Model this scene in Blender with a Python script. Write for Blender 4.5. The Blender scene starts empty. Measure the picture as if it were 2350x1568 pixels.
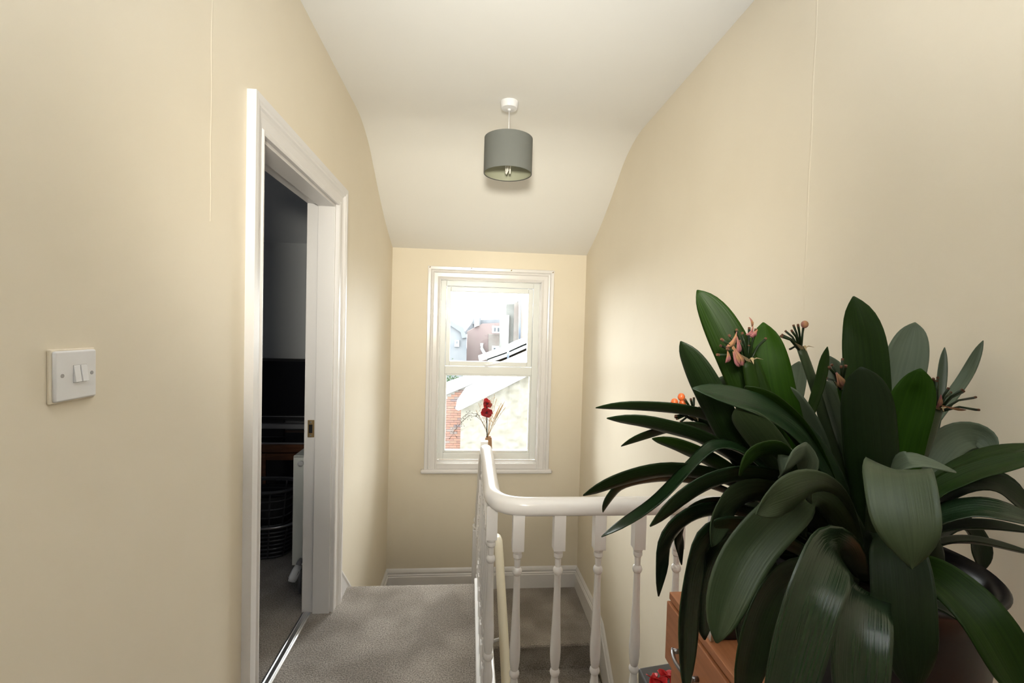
import bpy, bmesh, math, random
from mathutils import Vector, Matrix, noise

scene = bpy.context.scene
col = scene.collection
random.seed(7)
PI = math.pi

# ------------------------------------------------------------------ camera
def make_camera():
    yaw, pitch, roll = 0.0902, -0.0288, -0.0272
    fw = Vector((math.sin(yaw) * math.cos(pitch), math.cos(yaw) * math.cos(pitch), math.sin(pitch)))
    r = Vector((math.cos(yaw), -math.sin(yaw), 0)); u = r.cross(fw)
    r2 = math.cos(roll) * r - math.sin(roll) * u
    u2 = math.cos(roll) * u + math.sin(roll) * r
    cam = bpy.data.cameras.new('camera'); o = bpy.data.objects.new('camera', cam); col.objects.link(o)
    m = Matrix((r2, u2, -fw)).transposed().to_4x4(); m.translation = (0, 0, 1.5192)
    o.matrix_world = m
    cam.sensor_width = 36; cam.lens = 1068.5475 / 2350 * 36; cam.clip_start = 0.02; cam.clip_end = 400
    scene.camera = o
make_camera()

# ------------------------------------------------------------------ light
SKY = 12.0
w = bpy.data.worlds.new('overcast_sky'); scene.world = w; w.use_nodes = True
bg = w.node_tree.nodes['Background']; bg.inputs[0].default_value = (0.93, 0.97, 1.0, 1); bg.inputs[1].default_value = SKY
scene.view_settings.view_transform = 'Standard'; scene.view_settings.look = 'None'
scene.view_settings.gamma = 1; scene.view_settings.use_curve_mapping = False
scene.view_settings.exposure = 0.0

def area(name, loc, target, sx, sy, power, color=(1, 1, 1), portal=False, spread=PI):
    l = bpy.data.lights.new(name, 'AREA'); l.shape = 'RECTANGLE'; l.size = sx; l.size_y = sy
    l.energy = power; l.color = color; l.spread = spread
    o = bpy.data.objects.new(name, l); col.objects.link(o); o.location = loc
    o.rotation_euler = (Vector(target) - Vector(loc)).to_track_quat('-Z', 'Y').to_euler()
    if portal: l.cycles.is_portal = True
    return o
area('window_portal', (0.18, 4.42, 1.1), (0.18, 3.0, 1.1), 1.0, 1.75, 1, portal=True)
def cloudy_sun():
    # sun behind bright cloud: a very soft, wide source low over the houses outside
    l = bpy.data.lights.new('cloudy_sun', 'SUN'); l.angle = 1.7; l.energy = 15.5; l.color = (1.0, 0.98, 0.95)
    o = bpy.data.objects.new('cloudy_sun', l); col.objects.link(o)
    el, az = math.radians(27), math.radians(-16)
    d = Vector((math.sin(az) * math.cos(el), math.cos(az) * math.cos(el), math.sin(el)))
    o.rotation_euler = d.to_track_quat('Z', 'Y').to_euler()
cloudy_sun()
area('camera_flash', (-0.04, -0.25, 1.80), (0.27, 4.1, 1.98), 0.22, 0.22, 15, (1, 0.955, 0.82), spread=1.15)
area('room_fill', (-3.9, 1.6, 1.5), (-1.0, 3.6, 1.6), 0.8, 1.0, 3, (0.85, 0.92, 1.0))  # added fill lamp that lifts the dark inner room; no window is built there
area('ceiling_bounce', (0.15, -0.45, 1.25), (0.16, 0.15, 2.78), 0.6, 0.6, 32, (0.88, 0.945, 1.0), spread=1.7)

# ------------------------------------------------------------------ materials
def mat(name, color, rough=0.6, metal=0.0, spec=0.5, coat=0.0):
    m = bpy.data.materials.new(name); m.use_nodes = True
    b = m.node_tree.nodes['Principled BSDF']
    b.inputs['Base Color'].default_value = (*color, 1); b.inputs['Roughness'].default_value = rough
    b.inputs['Metallic'].default_value = metal; b.inputs['Specular IOR Level'].default_value = spec
    b.inputs['Coat Weight'].default_value = coat; b.inputs['Coat Roughness'].default_value = 0.08
    return m
def nd(m, t, **k):
    n = m.node_tree.nodes.new(t)
    for a, v in k.items(): setattr(n, a, v)
    return n
def lk(m, a, b): m.node_tree.links.new(a, b)
def vary(m, c1, c2, scale, detail=3.0, stretch=None, lo=0.35, hi=0.65, coord='Object'):
    b = m.node_tree.nodes['Principled BSDF']
    tc = nd(m, 'ShaderNodeTexCoord'); n = nd(m, 'ShaderNodeTexNoise'); n.inputs['Scale'].default_value = scale
    n.inputs['Detail'].default_value = detail
    if stretch:
        mp = nd(m, 'ShaderNodeMapping'); mp.inputs['Scale'].default_value = stretch
        lk(m, tc.outputs[coord], mp.inputs[0]); lk(m, mp.outputs[0], n.inputs['Vector'])
    else: lk(m, tc.outputs[coord], n.inputs['Vector'])
    r = nd(m, 'ShaderNodeValToRGB'); r.color_ramp.elements[0].position = lo; r.color_ramp.elements[1].position = hi
    r.color_ramp.elements[0].color = (*c1, 1); r.color_ramp.elements[1].color = (*c2, 1)
    lk(m, n.outputs[0], r.inputs[0]); lk(m, r.outputs[0], b.inputs['Base Color'])
    return r
def bump(m, scale, strength, dist=0.002, detail=4.0, stretch=None):
    b = m.node_tree.nodes['Principled BSDF']
    tc = nd(m, 'ShaderNodeTexCoord'); n = nd(m, 'ShaderNodeTexNoise'); n.inputs['Scale'].default_value = scale
    n.inputs['Detail'].default_value = detail
    if stretch:
        mp = nd(m, 'ShaderNodeMapping'); mp.inputs['Scale'].default_value = stretch
        lk(m, tc.outputs['Object'], mp.inputs[0]); lk(m, mp.outputs[0], n.inputs['Vector'])
    else: lk(m, tc.outputs['Object'], n.inputs['Vector'])
    bp = nd(m, 'ShaderNodeBump'); bp.inputs['Strength'].default_value = strength; bp.inputs['Distance'].default_value = dist
    lk(m, n.outputs[0], bp.inputs['Height']); lk(m, bp.outputs[0], b.inputs['Normal'])

M = {}
M['wall'] = mat('cream_wall_paint', (0.80, 0.72, 0.58), 0.62, spec=0.3)
vary(M['wall'], (0.785, 0.705, 0.568), (0.805, 0.727, 0.592), 2.2); bump(M['wall'], 9, 0.25, 0.006, 5)
M['ceiling'] = mat('white_ceiling_paint', (0.84, 0.82, 0.78), 0.75, spec=0.25); bump(M['ceiling'], 6, 0.3, 0.008, 5)
M['white'] = mat('white_gloss_paint', (0.78, 0.755, 0.745), 0.22, spec=0.5); bump(M['white'], 30, 0.12, 0.002)
M['whitesatin'] = mat('white_satin_paint', (0.76, 0.735, 0.725), 0.38); bump(M['whitesatin'], 25, 0.15, 0.002)
M['creamrail'] = mat('cream_gloss_rail', (0.82, 0.76, 0.62), 0.3)
M['upvc'] = mat('white_plastic_frame', (0.80, 0.81, 0.78), 0.3)
M['plastic'] = mat('white_plastic', (0.78, 0.775, 0.79), 0.3)
M['carpet'] = mat('grey_carpet', (0.28, 0.26, 0.24), 0.98, spec=0.05)
def carpet_nodes(m):
    b = m.node_tree.nodes['Principled BSDF']; tc = nd(m, 'ShaderNodeTexCoord')
    n1 = nd(m, 'ShaderNodeTexNoise'); n1.inputs['Scale'].default_value = 3.5; n1.inputs['Detail'].default_value = 2
    n2 = nd(m, 'ShaderNodeTexNoise'); n2.inputs['Scale'].default_value = 165; n2.inputs['Detail'].default_value = 3
    for n in (n1, n2): lk(m, tc.outputs['Object'], n.inputs['Vector'])
    r1 = nd(m, 'ShaderNodeValToRGB'); r1.color_ramp.elements[0].position = 0.38; r1.color_ramp.elements[1].position = 0.62
    r1.color_ramp.elements[0].color = (0.235, 0.205, 0.178, 1); r1.color_ramp.elements[1].color = (0.35, 0.312, 0.278, 1)
    r2 = nd(m, 'ShaderNodeValToRGB'); r2.color_ramp.elements[0].position = 0.3; r2.color_ramp.elements[1].position = 0.7
    r2.color_ramp.elements[0].color = (0.45, 0.45, 0.45, 1); r2.color_ramp.elements[1].color = (1.5, 1.5, 1.5, 1)
    mx = nd(m, 'ShaderNodeMix', data_type='RGBA', blend_type='MULTIPLY'); mx.inputs[0].default_value = 1
    lk(m, n1.outputs[0], r1.inputs[0]); lk(m, n2.outputs[0], r2.inputs[0])
    lk(m, r1.outputs[0], mx.inputs[6]); lk(m, r2.outputs[0], mx.inputs[7]); lk(m, mx.outputs[2], b.inputs['Base Color'])
    bp = nd(m, 'ShaderNodeBump'); bp.inputs['Strength'].default_value = 0.8; bp.inputs['Distance'].default_value = 0.004
    lk(m, n2.outputs[0], bp.inputs['Height']); lk(m, bp.outputs[0], b.inputs['Normal'])
    b.inputs['Sheen Weight'].default_value = 0.25
carpet_nodes(M['carpet'])
M['metal'] = mat('brushed_aluminium', (0.75, 0.76, 0.78), 0.28, 1.0)
M['brass'] = mat('worn_brass', (0.42, 0.30, 0.15), 0.45, 0.9)
M['black'] = mat('black_plastic', (0.012, 0.012, 0.014), 0.35)
M['screen'] = mat('black_glass_screen', (0.008, 0.008, 0.011), 0.12)
M['darkgrey'] = mat('dark_grey_plastic', (0.045, 0.045, 0.05), 0.45)
M['silver'] = mat('silver_plastic', (0.28, 0.28, 0.30), 0.35, 0.4)
M['tvwood'] = mat('dark_brown_wood', (0.12, 0.045, 0.02), 0.4); vary(M['tvwood'], (0.09, 0.033, 0.015), (0.15, 0.058, 0.026), 6, stretch=(1, 1, 8))
M['rad'] = mat('white_radiator_enamel', (0.80, 0.82, 0.78), 0.35)
M['shade'] = mat('grey_linen', (0.165, 0.172, 0.16), 0.9, spec=0.1); bump(M['shade'], 420, 0.5, 0.001, 2)
M['shadein'] = mat('pale_shade_lining', (0.36, 0.365, 0.27), 0.6)
M['bulb'] = mat('frosted_bulb_glass', (0.85, 0.82, 0.74), 0.25)
M['beech'] = mat('beech_veneer', (0.46, 0.19, 0.085), 0.42)
vary(M['beech'], (0.37, 0.14, 0.058), (0.46, 0.185, 0.082), 5, 5, (14, 1.2, 14)); bump(M['beech'], 40, 0.1, 0.001, stretch=(6, 1, 6))
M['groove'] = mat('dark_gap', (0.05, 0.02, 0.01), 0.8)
M['handle'] = mat('satin_steel_handle', (0.32, 0.32, 0.34), 0.32, 1.0)
M['pot'] = mat('glazed_black_pot', (0.012, 0.010, 0.012), 0.38, spec=0.3)
M['soil'] = mat('dark_soil', (0.018, 0.012, 0.008), 1.0, spec=0.05); bump(M['soil'], 60, 1, 0.02)
M['vase'] = mat('tan_wooden_vase', (0.36, 0.19, 0.085), 0.5); vary(M['vase'], (0.30, 0.15, 0.065), (0.42, 0.23, 0.11), 8, 4, (8, 8, 1))
M['red'] = mat('red_petal', (0.52, 0.006, 0.012), 0.6)
M['deepred'] = mat('deep_red_petal', (0.30, 0.004, 0.010), 0.65)
M['darkred'] = mat('dark_flower_centre', (0.06, 0.005, 0.01), 0.6)
M['straw'] = mat('dry_straw', (0.55, 0.36, 0.19), 0.8)
M['twig'] = mat('dark_twig', (0.10, 0.07, 0.045), 0.8)
M['stemdark'] = mat('dark_stem', (0.02, 0.025, 0.02), 0.6)
M['pink'] = mat('dried_pink_petal', (0.50, 0.17, 0.16), 0.8); vary(M['pink'], (0.28, 0.14, 0.06), (0.25, 0.085, 0.09), 60, 2, None, 0.42, 0.58)
M['papery'] = mat('papery_bract', (0.36, 0.27, 0.15), 0.8)
M['berry'] = mat('orange_berry', (0.55, 0.11, 0.025), 0.35)
M['browntip'] = mat('brown_cut_tip', (0.09, 0.035, 0.015), 0.9)
M['bag'] = mat('dark_grey_bag', (0.055, 0.055, 0.06), 0.3)
M['innerwall'] = mat('grey_room_paint', (0.50, 0.51, 0.52), 0.8, spec=0.2)
M['innerceil'] = mat('pale_grey_room_ceiling', (0.70, 0.71, 0.73), 0.8, spec=0.2)

def leaf_mat(name, c1, c2, rough, trans, sp=0.5):
    m = mat(name, c1, rough, spec=sp)
    b = m.node_tree.nodes['Principled BSDF']; uv = nd(m, 'ShaderNodeTexCoord')
    mp = nd(m, 'ShaderNodeMapping'); mp.inputs['Scale'].default_value = (16, 0.8, 1)
    n = nd(m, 'ShaderNodeTexNoise'); n.inputs['Scale'].default_value = 1.0; n.inputs['Detail'].default_value = 3
    lk(m, uv.outputs['UV'], mp.inputs[0]); lk(m, mp.outputs[0], n.inputs['Vector'])
    r = nd(m, 'ShaderNodeValToRGB'); r.color_ramp.elements[0].position = 0.3; r.color_ramp.elements[1].position = 0.7
    r.color_ramp.elements[0].color = (*c1, 1); r.color_ramp.elements[1].color = (*c2, 1)
    lk(m, n.outputs[0], r.inputs[0]); lk(m, r.outputs[0], b.inputs['Base Color'])
    bp = nd(m, 'ShaderNodeBump'); bp.inputs['Strength'].default_value = 0.35; bp.inputs['Distance'].default_value = 0.0015
    mp2 = nd(m, 'ShaderNodeMapping'); mp2.inputs['Scale'].default_value = (26, 0.5, 1)
    n2 = nd(m, 'ShaderNodeTexNoise'); n2.inputs['Scale'].default_value = 1.0
    lk(m, uv.outputs['UV'], mp2.inputs[0]); lk(m, mp2.outputs[0], n2.inputs['Vector'])
    lk(m, n2.outputs[0], bp.inputs['Height']); lk(m, bp.outputs[0], b.inputs['Normal'])
    if trans > 0:
        t = nd(m, 'ShaderNodeBsdfTranslucent'); t.inputs[0].default_value = (c2[0] * 1.8, c2[1] * 2.6, c2[2] * .6, 1)
        ms = nd(m, 'ShaderNodeMixShader'); ms.inputs[0].default_value = trans
        out = m.node_tree.nodes['Material Output']
        lk(m, b.outputs[0], ms.inputs[1]); lk(m, t.outputs[0], ms.inputs[2]); lk(m, ms.outputs[0], out.inputs[0])
    return m
LM = [leaf_mat('leaf_mid_green', (0.008, 0.021, 0.0015), (0.012, 0.031, 0.002), 0.5, 0.05, 0.16),
      leaf_mat('leaf_deep_green', (0.006, 0.0135, 0.003), (0.008, 0.019, 0.004), 0.46, 0.02, 0.20),
      leaf_mat('leaf_fresh_green', (0.013, 0.040, 0.001), (0.019, 0.055, 0.0015), 0.55, 0.08, 0.12),
      leaf_mat('leaf_dark_satin', (0.007, 0.019, 0.006), (0.010, 0.028, 0.008), 0.38, 0.02, 0.35),
      leaf_mat('leaf_glossy_dark', (0.007, 0.019, 0.007), (0.011, 0.028, 0.010), 0.26, 0.01, 0.5),
      leaf_mat('leaf_dull_green', (0.028, 0.044, 0.018), (0.040, 0.060, 0.026), 0.45, 0.02, 0.35),
      leaf_mat('leaf_grey_underside', (0.065, 0.088, 0.056), (0.088, 0.115, 0.074), 0.55, 0.04, 0.3)]

def glass_mat():
    m = bpy.data.materials.new('window_glass'); m.use_nodes = True; nt = m.node_tree
    for n in list(nt.nodes):
        if n.type == 'BSDF_PRINCIPLED': nt.nodes.remove(n)
    t = nd(m, 'ShaderNodeBsdfTransparent'); t.inputs[0].default_value = (0.97, 0.985, 0.98, 1)
    g = nd(m, 'ShaderNodeBsdfGlossy'); g.inputs['Roughness'].default_value = 0.02
    fr = nd(m, 'ShaderNodeFresnel'); fr.inputs[0].default_value = 1.35
    mx = nd(m, 'ShaderNodeMixShader')
    lk(m, fr.outputs[0], mx.inputs[0]); lk(m, t.outputs[0], mx.inputs[1]); lk(m, g.outputs[0], mx.inputs[2])
    lk(m, mx.outputs[0], nt.nodes['Material Output'].inputs[0])
    return m
M['glass'] = glass_mat()
# outdoors
def outm(name, c1, c2, scale, rough=0.9, stretch=None):
    m = mat(name, c1, rough, spec=0.15); vary(m, c1, c2, scale, 4, stretch); return m
M['rendered'] = outm('white_painted_rubble', (0.118, 0.108, 0.086), (0.142, 0.134, 0.112), 3)
M['coping'] = outm('pale_stone_coping', (0.20, 0.20, 0.195), (0.24, 0.24, 0.235), 2)
M['mortar'] = outm('lime_mortar', (0.22, 0.20, 0.18), (0.25, 0.235, 0.21), 6)
M['redhouse'] = outm('far_red_brick', (0.195, 0.150, 0.145), (0.21, 0.168, 0.158), 1.2)
M['slate'] = outm('grey_slate', (0.135, 0.145, 0.155), (0.155, 0.165, 0.175), 2)
M['greywall'] = outm('grey_wall', (0.140, 0.15, 0.16), (0.175, 0.18, 0.185), 0.8)
M['stonegrey'] = outm('grey_stone_side', (0.12, 0.12, 0.11), (0.15, 0.15, 0.14), 1.6)
M['peach'] = outm('pale_peach_brick', (0.175, 0.15, 0.135), (0.20, 0.185, 0.17), 1.5)
M['orangebrick'] = outm('orange_brick', (0.17, 0.12, 0.09), (0.19, 0.15, 0.12), 2)
M['pane'] = mat('far_window_pane', (0.09, 0.10, 0.11), 0.3)
M['outwhite'] = mat('white_window_paint', (0.4, 0.4, 0.4), 0.6)
M['pipe'] = mat('blue_grey_pipe', (0.09, 0.11, 0.14), 0.5)
M['foliage'] = outm('hedge_leaves', (0.06, 0.10, 0.045), (0.11, 0.15, 0.08), 5)
M['bark'] = mat('bark', (0.12, 0.08, 0.05), 0.9)
M['yard'] = outm('grey_yard', (0.07, 0.07, 0.07), (0.09, 0.09, 0.09), 0.5)
def brick_mat():
    m = mat('red_brick', (0.40, 0.16, 0.10), 0.9, spec=0.1); b = m.node_tree.nodes['Principled BSDF']
    oi = nd(m, 'ShaderNodeObjectInfo'); r = nd(m, 'ShaderNodeValToRGB'); e = r.color_ramp.elements
    e[0].color = (0.18, 0.11, 0.09, 1); e[1].color = (0.23, 0.18, 0.145, 1)
    x = e.new(0.3); x.color = (0.21, 0.115, 0.085, 1)
    x = e.new(0.6); x.color = (0.225, 0.135, 0.10, 1); x = e.new(0.9); x.color = (0.11, 0.095, 0.10, 1)
    lk(m, oi.outputs['Random'], r.inputs[0]); lk(m, r.outputs[0], b.inputs['Base Color'])
    return m
M['brick'] = brick_mat()

# ------------------------------------------------------------------ measured shapes (metres)
# leaf: (tone, rows of x,y,z and half-width vector)
LEAVES = [
(0, [[0.625,0.74,1.13,-0.0153,0.008,-0.0094],[0.5935,0.7439,1.1846,-0.0174,0.0092,-0.0104],[0.5528,0.7491,1.2583,-0.0204,0.0112,-0.0111],[0.5211,0.7536,1.3282,-0.0234,0.0134,-0.0109],[0.4934,0.7582,1.397,-0.0255,0.0148,-0.0115],[0.4723,0.7627,1.4478,-0.0254,0.0146,-0.0121],[0.4573,0.7673,1.4833,-0.0251,0.0144,-0.0129],[0.4434,0.7718,1.514,-0.0242,0.0138,-0.0135],[0.4307,0.7764,1.5401,-0.0216,0.0123,-0.0135],[0.4185,0.7809,1.5622,-0.0172,0.0099,-0.0128],[0.4055,0.7861,1.5818,-0.0108,0.0063,-0.0092],[0.396,0.79,1.595,-0.0009,0.0005,-0.0008]]),
(1, [[0.617,0.74,1.131,-0.0089,0.0125,-0.0081],[0.5724,0.74,1.1801,-0.0104,0.0145,-0.0093],[0.5167,0.74,1.2427,-0.0122,0.0173,-0.0104],[0.4801,0.74,1.2879,-0.0135,0.0197,-0.0104],[0.4524,0.74,1.3264,-0.0146,0.0218,-0.0099],[0.4268,0.74,1.3671,-0.0147,0.0222,-0.0086],[0.4042,0.74,1.4085,-0.0147,0.0224,-0.0081],[0.387,0.74,1.4396,-0.0141,0.0215,-0.0079],[0.3759,0.74,1.459,-0.0128,0.0195,-0.0075],[0.3658,0.74,1.4755,-0.0107,0.0164,-0.0068],[0.3543,0.74,1.4928,-0.007,0.0108,-0.0047],[0.346,0.74,1.505,-0.0006,0.0009,-0.0004]]),
(2, [[0.667,0.78,1.109,-0.0183,0.0103,-0.0103],[0.6398,0.7815,1.1591,-0.0209,0.0119,-0.0114],[0.6061,0.7836,1.2246,-0.0245,0.0145,-0.0117],[0.5852,0.7855,1.2783,-0.0275,0.0174,-0.0101],[0.5704,0.7873,1.3277,-0.03,0.0194,-0.0097],[0.5572,0.7891,1.3718,-0.0306,0.0198,-0.0098],[0.5461,0.7909,1.4109,-0.0307,0.02,-0.0089],[0.5384,0.7927,1.4451,-0.0308,0.0203,-0.0069],[0.5343,0.7945,1.4742,-0.0291,0.0193,-0.005],[0.5314,0.7964,1.5001,-0.0249,0.0165,-0.0037],[0.5293,0.7985,1.5247,-0.0167,0.0111,-0.0023],[0.528,0.8,1.542,-0.0012,0.0008,-0.0002]]),
(3, [[0.656,0.7,1.15,-0.0145,-0.0065,-0.0068],[0.6331,0.6969,1.2016,-0.0163,-0.0076,-0.008],[0.6025,0.6928,1.266,-0.018,-0.0093,-0.0102],[0.5762,0.6891,1.3086,-0.0174,-0.0115,-0.0133],[0.55,0.6855,1.3407,-0.0155,-0.0141,-0.0162],[0.5215,0.6818,1.3674,-0.0125,-0.0172,-0.0182],[0.491,0.6782,1.388,-0.0088,-0.0192,-0.0184],[0.4616,0.6745,1.4035,-0.0053,-0.0209,-0.0179],[0.434,0.6709,1.4133,-0.0024,-0.0223,-0.0167],[0.4031,0.6672,1.4219,-0.0014,-0.022,-0.015],[0.3619,0.6631,1.4313,-0.0008,-0.0167,-0.011],[0.33,0.66,1.438,-0.0,-0.0009,-0.0006]]),
(1, [[0.633,0.76,1.136,0.0023,0.0172,0.0002],[0.5912,0.7646,1.2104,0.0025,0.0204,0.0001],[0.5365,0.7709,1.2989,0.0019,0.0243,-0.0007],[0.4918,0.7764,1.3422,0.0001,0.0263,-0.0044],[0.4506,0.7818,1.3618,0.0002,0.0267,-0.0083],[0.4129,0.7873,1.3752,0.0013,0.026,-0.0103],[0.3786,0.7927,1.3802,0.0027,0.0252,-0.0118],[0.3462,0.7982,1.3832,0.0035,0.0249,-0.0122],[0.3157,0.8036,1.3842,0.0042,0.0237,-0.0121],[0.2859,0.8091,1.3838,0.0043,0.0208,-0.0109],[0.2532,0.8154,1.3819,0.0033,0.0144,-0.0076],[0.229,0.82,1.38,0.0002,0.001,-0.0005]]),
(1, [[0.617,0.74,1.138,-0.0008,0.0173,-0.0016],[0.5761,0.7431,1.1907,-0.0011,0.02,-0.0021],[0.5224,0.7472,1.2553,-0.0019,0.0233,-0.0036],[0.4773,0.7509,1.2947,-0.0029,0.0251,-0.0067],[0.4356,0.7545,1.3208,-0.0029,0.0262,-0.0095],[0.4025,0.7582,1.338,-0.0019,0.0254,-0.0116],[0.3772,0.7618,1.346,-0.0004,0.0245,-0.0135],[0.3514,0.7655,1.3529,-0.0001,0.0243,-0.0139],[0.3249,0.7691,1.3591,0.0003,0.0235,-0.0141],[0.2971,0.7728,1.3638,0.001,0.0212,-0.0134],[0.2635,0.7769,1.3671,0.001,0.015,-0.0098],[0.238,0.78,1.369,0.0001,0.0009,-0.0006]]),
(1, [[0.583,0.8,1.231,0.0005,0.0173,-0.0014],[0.5345,0.8046,1.273,0.0006,0.0209,-0.0018],[0.4762,0.8109,1.3218,0.0009,0.025,-0.0032],[0.4468,0.8164,1.3411,0.0028,0.0261,-0.0071],[0.4311,0.8218,1.3445,0.0065,0.0249,-0.0109],[0.4118,0.8273,1.3451,0.0076,0.0242,-0.0118],[0.3913,0.8327,1.3413,0.0091,0.0235,-0.0122],[0.3708,0.8382,1.3356,0.0101,0.0231,-0.0121],[0.3501,0.8436,1.3279,0.0107,0.0225,-0.0117],[0.3299,0.8491,1.3192,0.0105,0.0202,-0.0104],[0.3081,0.8554,1.3084,0.0077,0.0143,-0.0072],[0.292,0.86,1.3,0.0005,0.0009,-0.0005]]),
(0, [[0.607,0.76,1.152,-0.0027,0.0166,-0.0043],[0.572,0.7624,1.1832,-0.0031,0.0191,-0.005],[0.5241,0.7657,1.2256,-0.0037,0.0225,-0.0062],[0.4865,0.7687,1.2569,-0.004,0.0249,-0.0079],[0.4628,0.7712,1.2738,-0.0038,0.0258,-0.0103],[0.4434,0.7737,1.2853,-0.0035,0.0253,-0.0116],[0.4217,0.7763,1.297,-0.0034,0.025,-0.0122],[0.3988,0.7788,1.308,-0.003,0.0246,-0.013],[0.3771,0.7813,1.3171,-0.002,0.0231,-0.0134],[0.3567,0.7843,1.324,-0.0006,0.0194,-0.0125],[0.3374,0.7876,1.3289,0.0001,0.0128,-0.0087],[0.324,0.79,1.332,0.0,0.0009,-0.0006]]),
(1, [[0.584,0.72,1.156,-0.002,0.0172,-0.0014],[0.5392,0.7186,1.2033,-0.0028,0.0198,-0.0022],[0.485,0.7167,1.2517,-0.0044,0.0222,-0.0049],[0.4373,0.7144,1.2764,-0.0053,0.0229,-0.0099],[0.3925,0.7124,1.291,-0.0043,0.0232,-0.0141],[0.351,0.7108,1.297,-0.0024,0.0223,-0.0167],[0.3145,0.7092,1.298,-0.0004,0.0213,-0.0181],[0.283,0.7076,1.2947,0.0017,0.0205,-0.019],[0.2539,0.7056,1.2886,0.0033,0.0192,-0.0186],[0.2272,0.7033,1.2803,0.004,0.0168,-0.0164],[0.2006,0.7014,1.2714,0.0031,0.0118,-0.0115],[0.18,0.7,1.264,0.0002,0.0008,-0.0008]]),
(4, [[0.491,0.76,1.23,-0.0021,0.0164,-0.0052],[0.4523,0.76,1.2453,-0.0024,0.0189,-0.0063],[0.4024,0.76,1.2629,-0.0024,0.0218,-0.0088],[0.3635,0.76,1.2694,-0.0011,0.0232,-0.0123],[0.3293,0.76,1.2696,0.0005,0.024,-0.0144],[0.3,0.76,1.2674,0.0021,0.0235,-0.0151],[0.2756,0.76,1.2622,0.0047,0.0228,-0.0155],[0.258,0.76,1.2547,0.0089,0.0214,-0.0139],[0.248,0.76,1.2445,0.0117,0.0196,-0.0098],[0.2405,0.76,1.2339,0.0109,0.0168,-0.0067],[0.2341,0.76,1.222,0.0075,0.0113,-0.0038],[0.23,0.76,1.213,0.0006,0.0009,-0.0003]]),
(3, [[0.511,0.68,1.267,-0.0055,-0.0152,-0.0064],[0.4634,0.6782,1.312,-0.0055,-0.0184,-0.0075],[0.4174,0.6762,1.3449,-0.0023,-0.0223,-0.0068],[0.3857,0.6743,1.351,0.0019,-0.025,-0.0001],[0.3658,0.6723,1.3447,-0.001,-0.0254,0.0059],[0.3482,0.6706,1.3287,-0.004,-0.0263,0.0059],[0.3263,0.6694,1.3054,-0.0043,-0.027,0.0059],[0.3049,0.6677,1.284,-0.0037,-0.027,0.0064],[0.2826,0.6657,1.2643,-0.003,-0.027,0.0066],[0.2567,0.6638,1.2461,-0.0022,-0.026,0.0064],[0.2267,0.6618,1.2296,-0.0012,-0.0203,0.005],[0.199,0.66,1.217,-0.0001,-0.0011,0.0003]]),
(3, [[0.595,0.68,1.183,0.0003,0.0172,0.0025],[0.5629,0.6737,1.2303,-0.0006,0.0198,0.0026],[0.5229,0.6658,1.2772,-0.0041,0.0225,0.0005],[0.4854,0.6581,1.2972,-0.0077,0.0225,-0.0072],[0.4492,0.6506,1.3082,-0.0074,0.022,-0.0131],[0.4148,0.6435,1.3126,-0.0055,0.0212,-0.0175],[0.3811,0.6365,1.3124,-0.0027,0.0196,-0.0198],[0.3483,0.6294,1.3076,0.0009,0.018,-0.0214],[0.3187,0.6219,1.2974,0.0049,0.0166,-0.0216],[0.2922,0.6142,1.2832,0.0061,0.0146,-0.0194],[0.2664,0.6063,1.2692,0.0045,0.0103,-0.0139],[0.247,0.6,1.258,0.0003,0.0006,-0.0009]]),
(4, [[0.568,0.7,1.166,-0.0042,0.0163,-0.0041],[0.5132,0.6951,1.2018,-0.0052,0.0192,-0.0056],[0.4531,0.6891,1.2353,-0.0065,0.0211,-0.0097],[0.4125,0.6836,1.2443,-0.0055,0.0201,-0.016],[0.3799,0.6782,1.2468,-0.0042,0.0196,-0.0194],[0.3547,0.6727,1.2459,-0.0,0.0176,-0.0217],[0.3307,0.6673,1.238,0.0068,0.0163,-0.0217],[0.3079,0.6618,1.223,0.013,0.016,-0.0189],[0.2935,0.6564,1.2031,0.0174,0.0165,-0.013],[0.286,0.6509,1.1797,0.0166,0.0158,-0.008],[0.2816,0.6449,1.1559,0.0118,0.0117,-0.0047],[0.28,0.64,1.137,0.0008,0.0008,-0.0003]]),
(3, [[0.543,0.66,1.173,-0.0059,0.0149,-0.0067],[0.4854,0.6516,1.2053,-0.0071,0.017,-0.0087],[0.4229,0.6415,1.2348,-0.0078,0.0178,-0.0133],[0.3817,0.6328,1.2414,-0.0046,0.0149,-0.0201],[0.3507,0.624,1.2384,0.0022,0.0119,-0.0241],[0.3294,0.6147,1.2276,0.0142,0.0113,-0.0213],[0.3139,0.6053,1.204,0.0207,0.0134,-0.0132],[0.3037,0.596,1.1681,0.0219,0.0146,-0.0096],[0.2968,0.5872,1.1371,0.0218,0.0151,-0.0085],[0.2927,0.5785,1.1087,0.02,0.0143,-0.0073],[0.2887,0.5684,1.0778,0.0147,0.0106,-0.0053],[0.286,0.56,1.053,0.0009,0.0006,-0.0003]]),
(1, [[0.462,0.74,1.238,0.0,0.0148,-0.009],[0.4432,0.74,1.2379,0.0002,0.0164,-0.0102],[0.4173,0.74,1.2373,0.0011,0.0183,-0.0122],[0.3968,0.74,1.2338,0.004,0.019,-0.0142],[0.3824,0.74,1.2274,0.0089,0.0192,-0.0146],[0.3714,0.74,1.2184,0.0137,0.0198,-0.0126],[0.3634,0.74,1.2067,0.017,0.0206,-0.0082],[0.3586,0.74,1.1918,0.0176,0.0214,-0.0041],[0.3563,0.74,1.1758,0.017,0.0222,-0.001],[0.3566,0.74,1.1595,0.0148,0.0221,0.0014],[0.3595,0.74,1.1422,0.01,0.0166,0.0018],[0.362,0.74,1.13,0.0006,0.001,0.0001]]),
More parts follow.
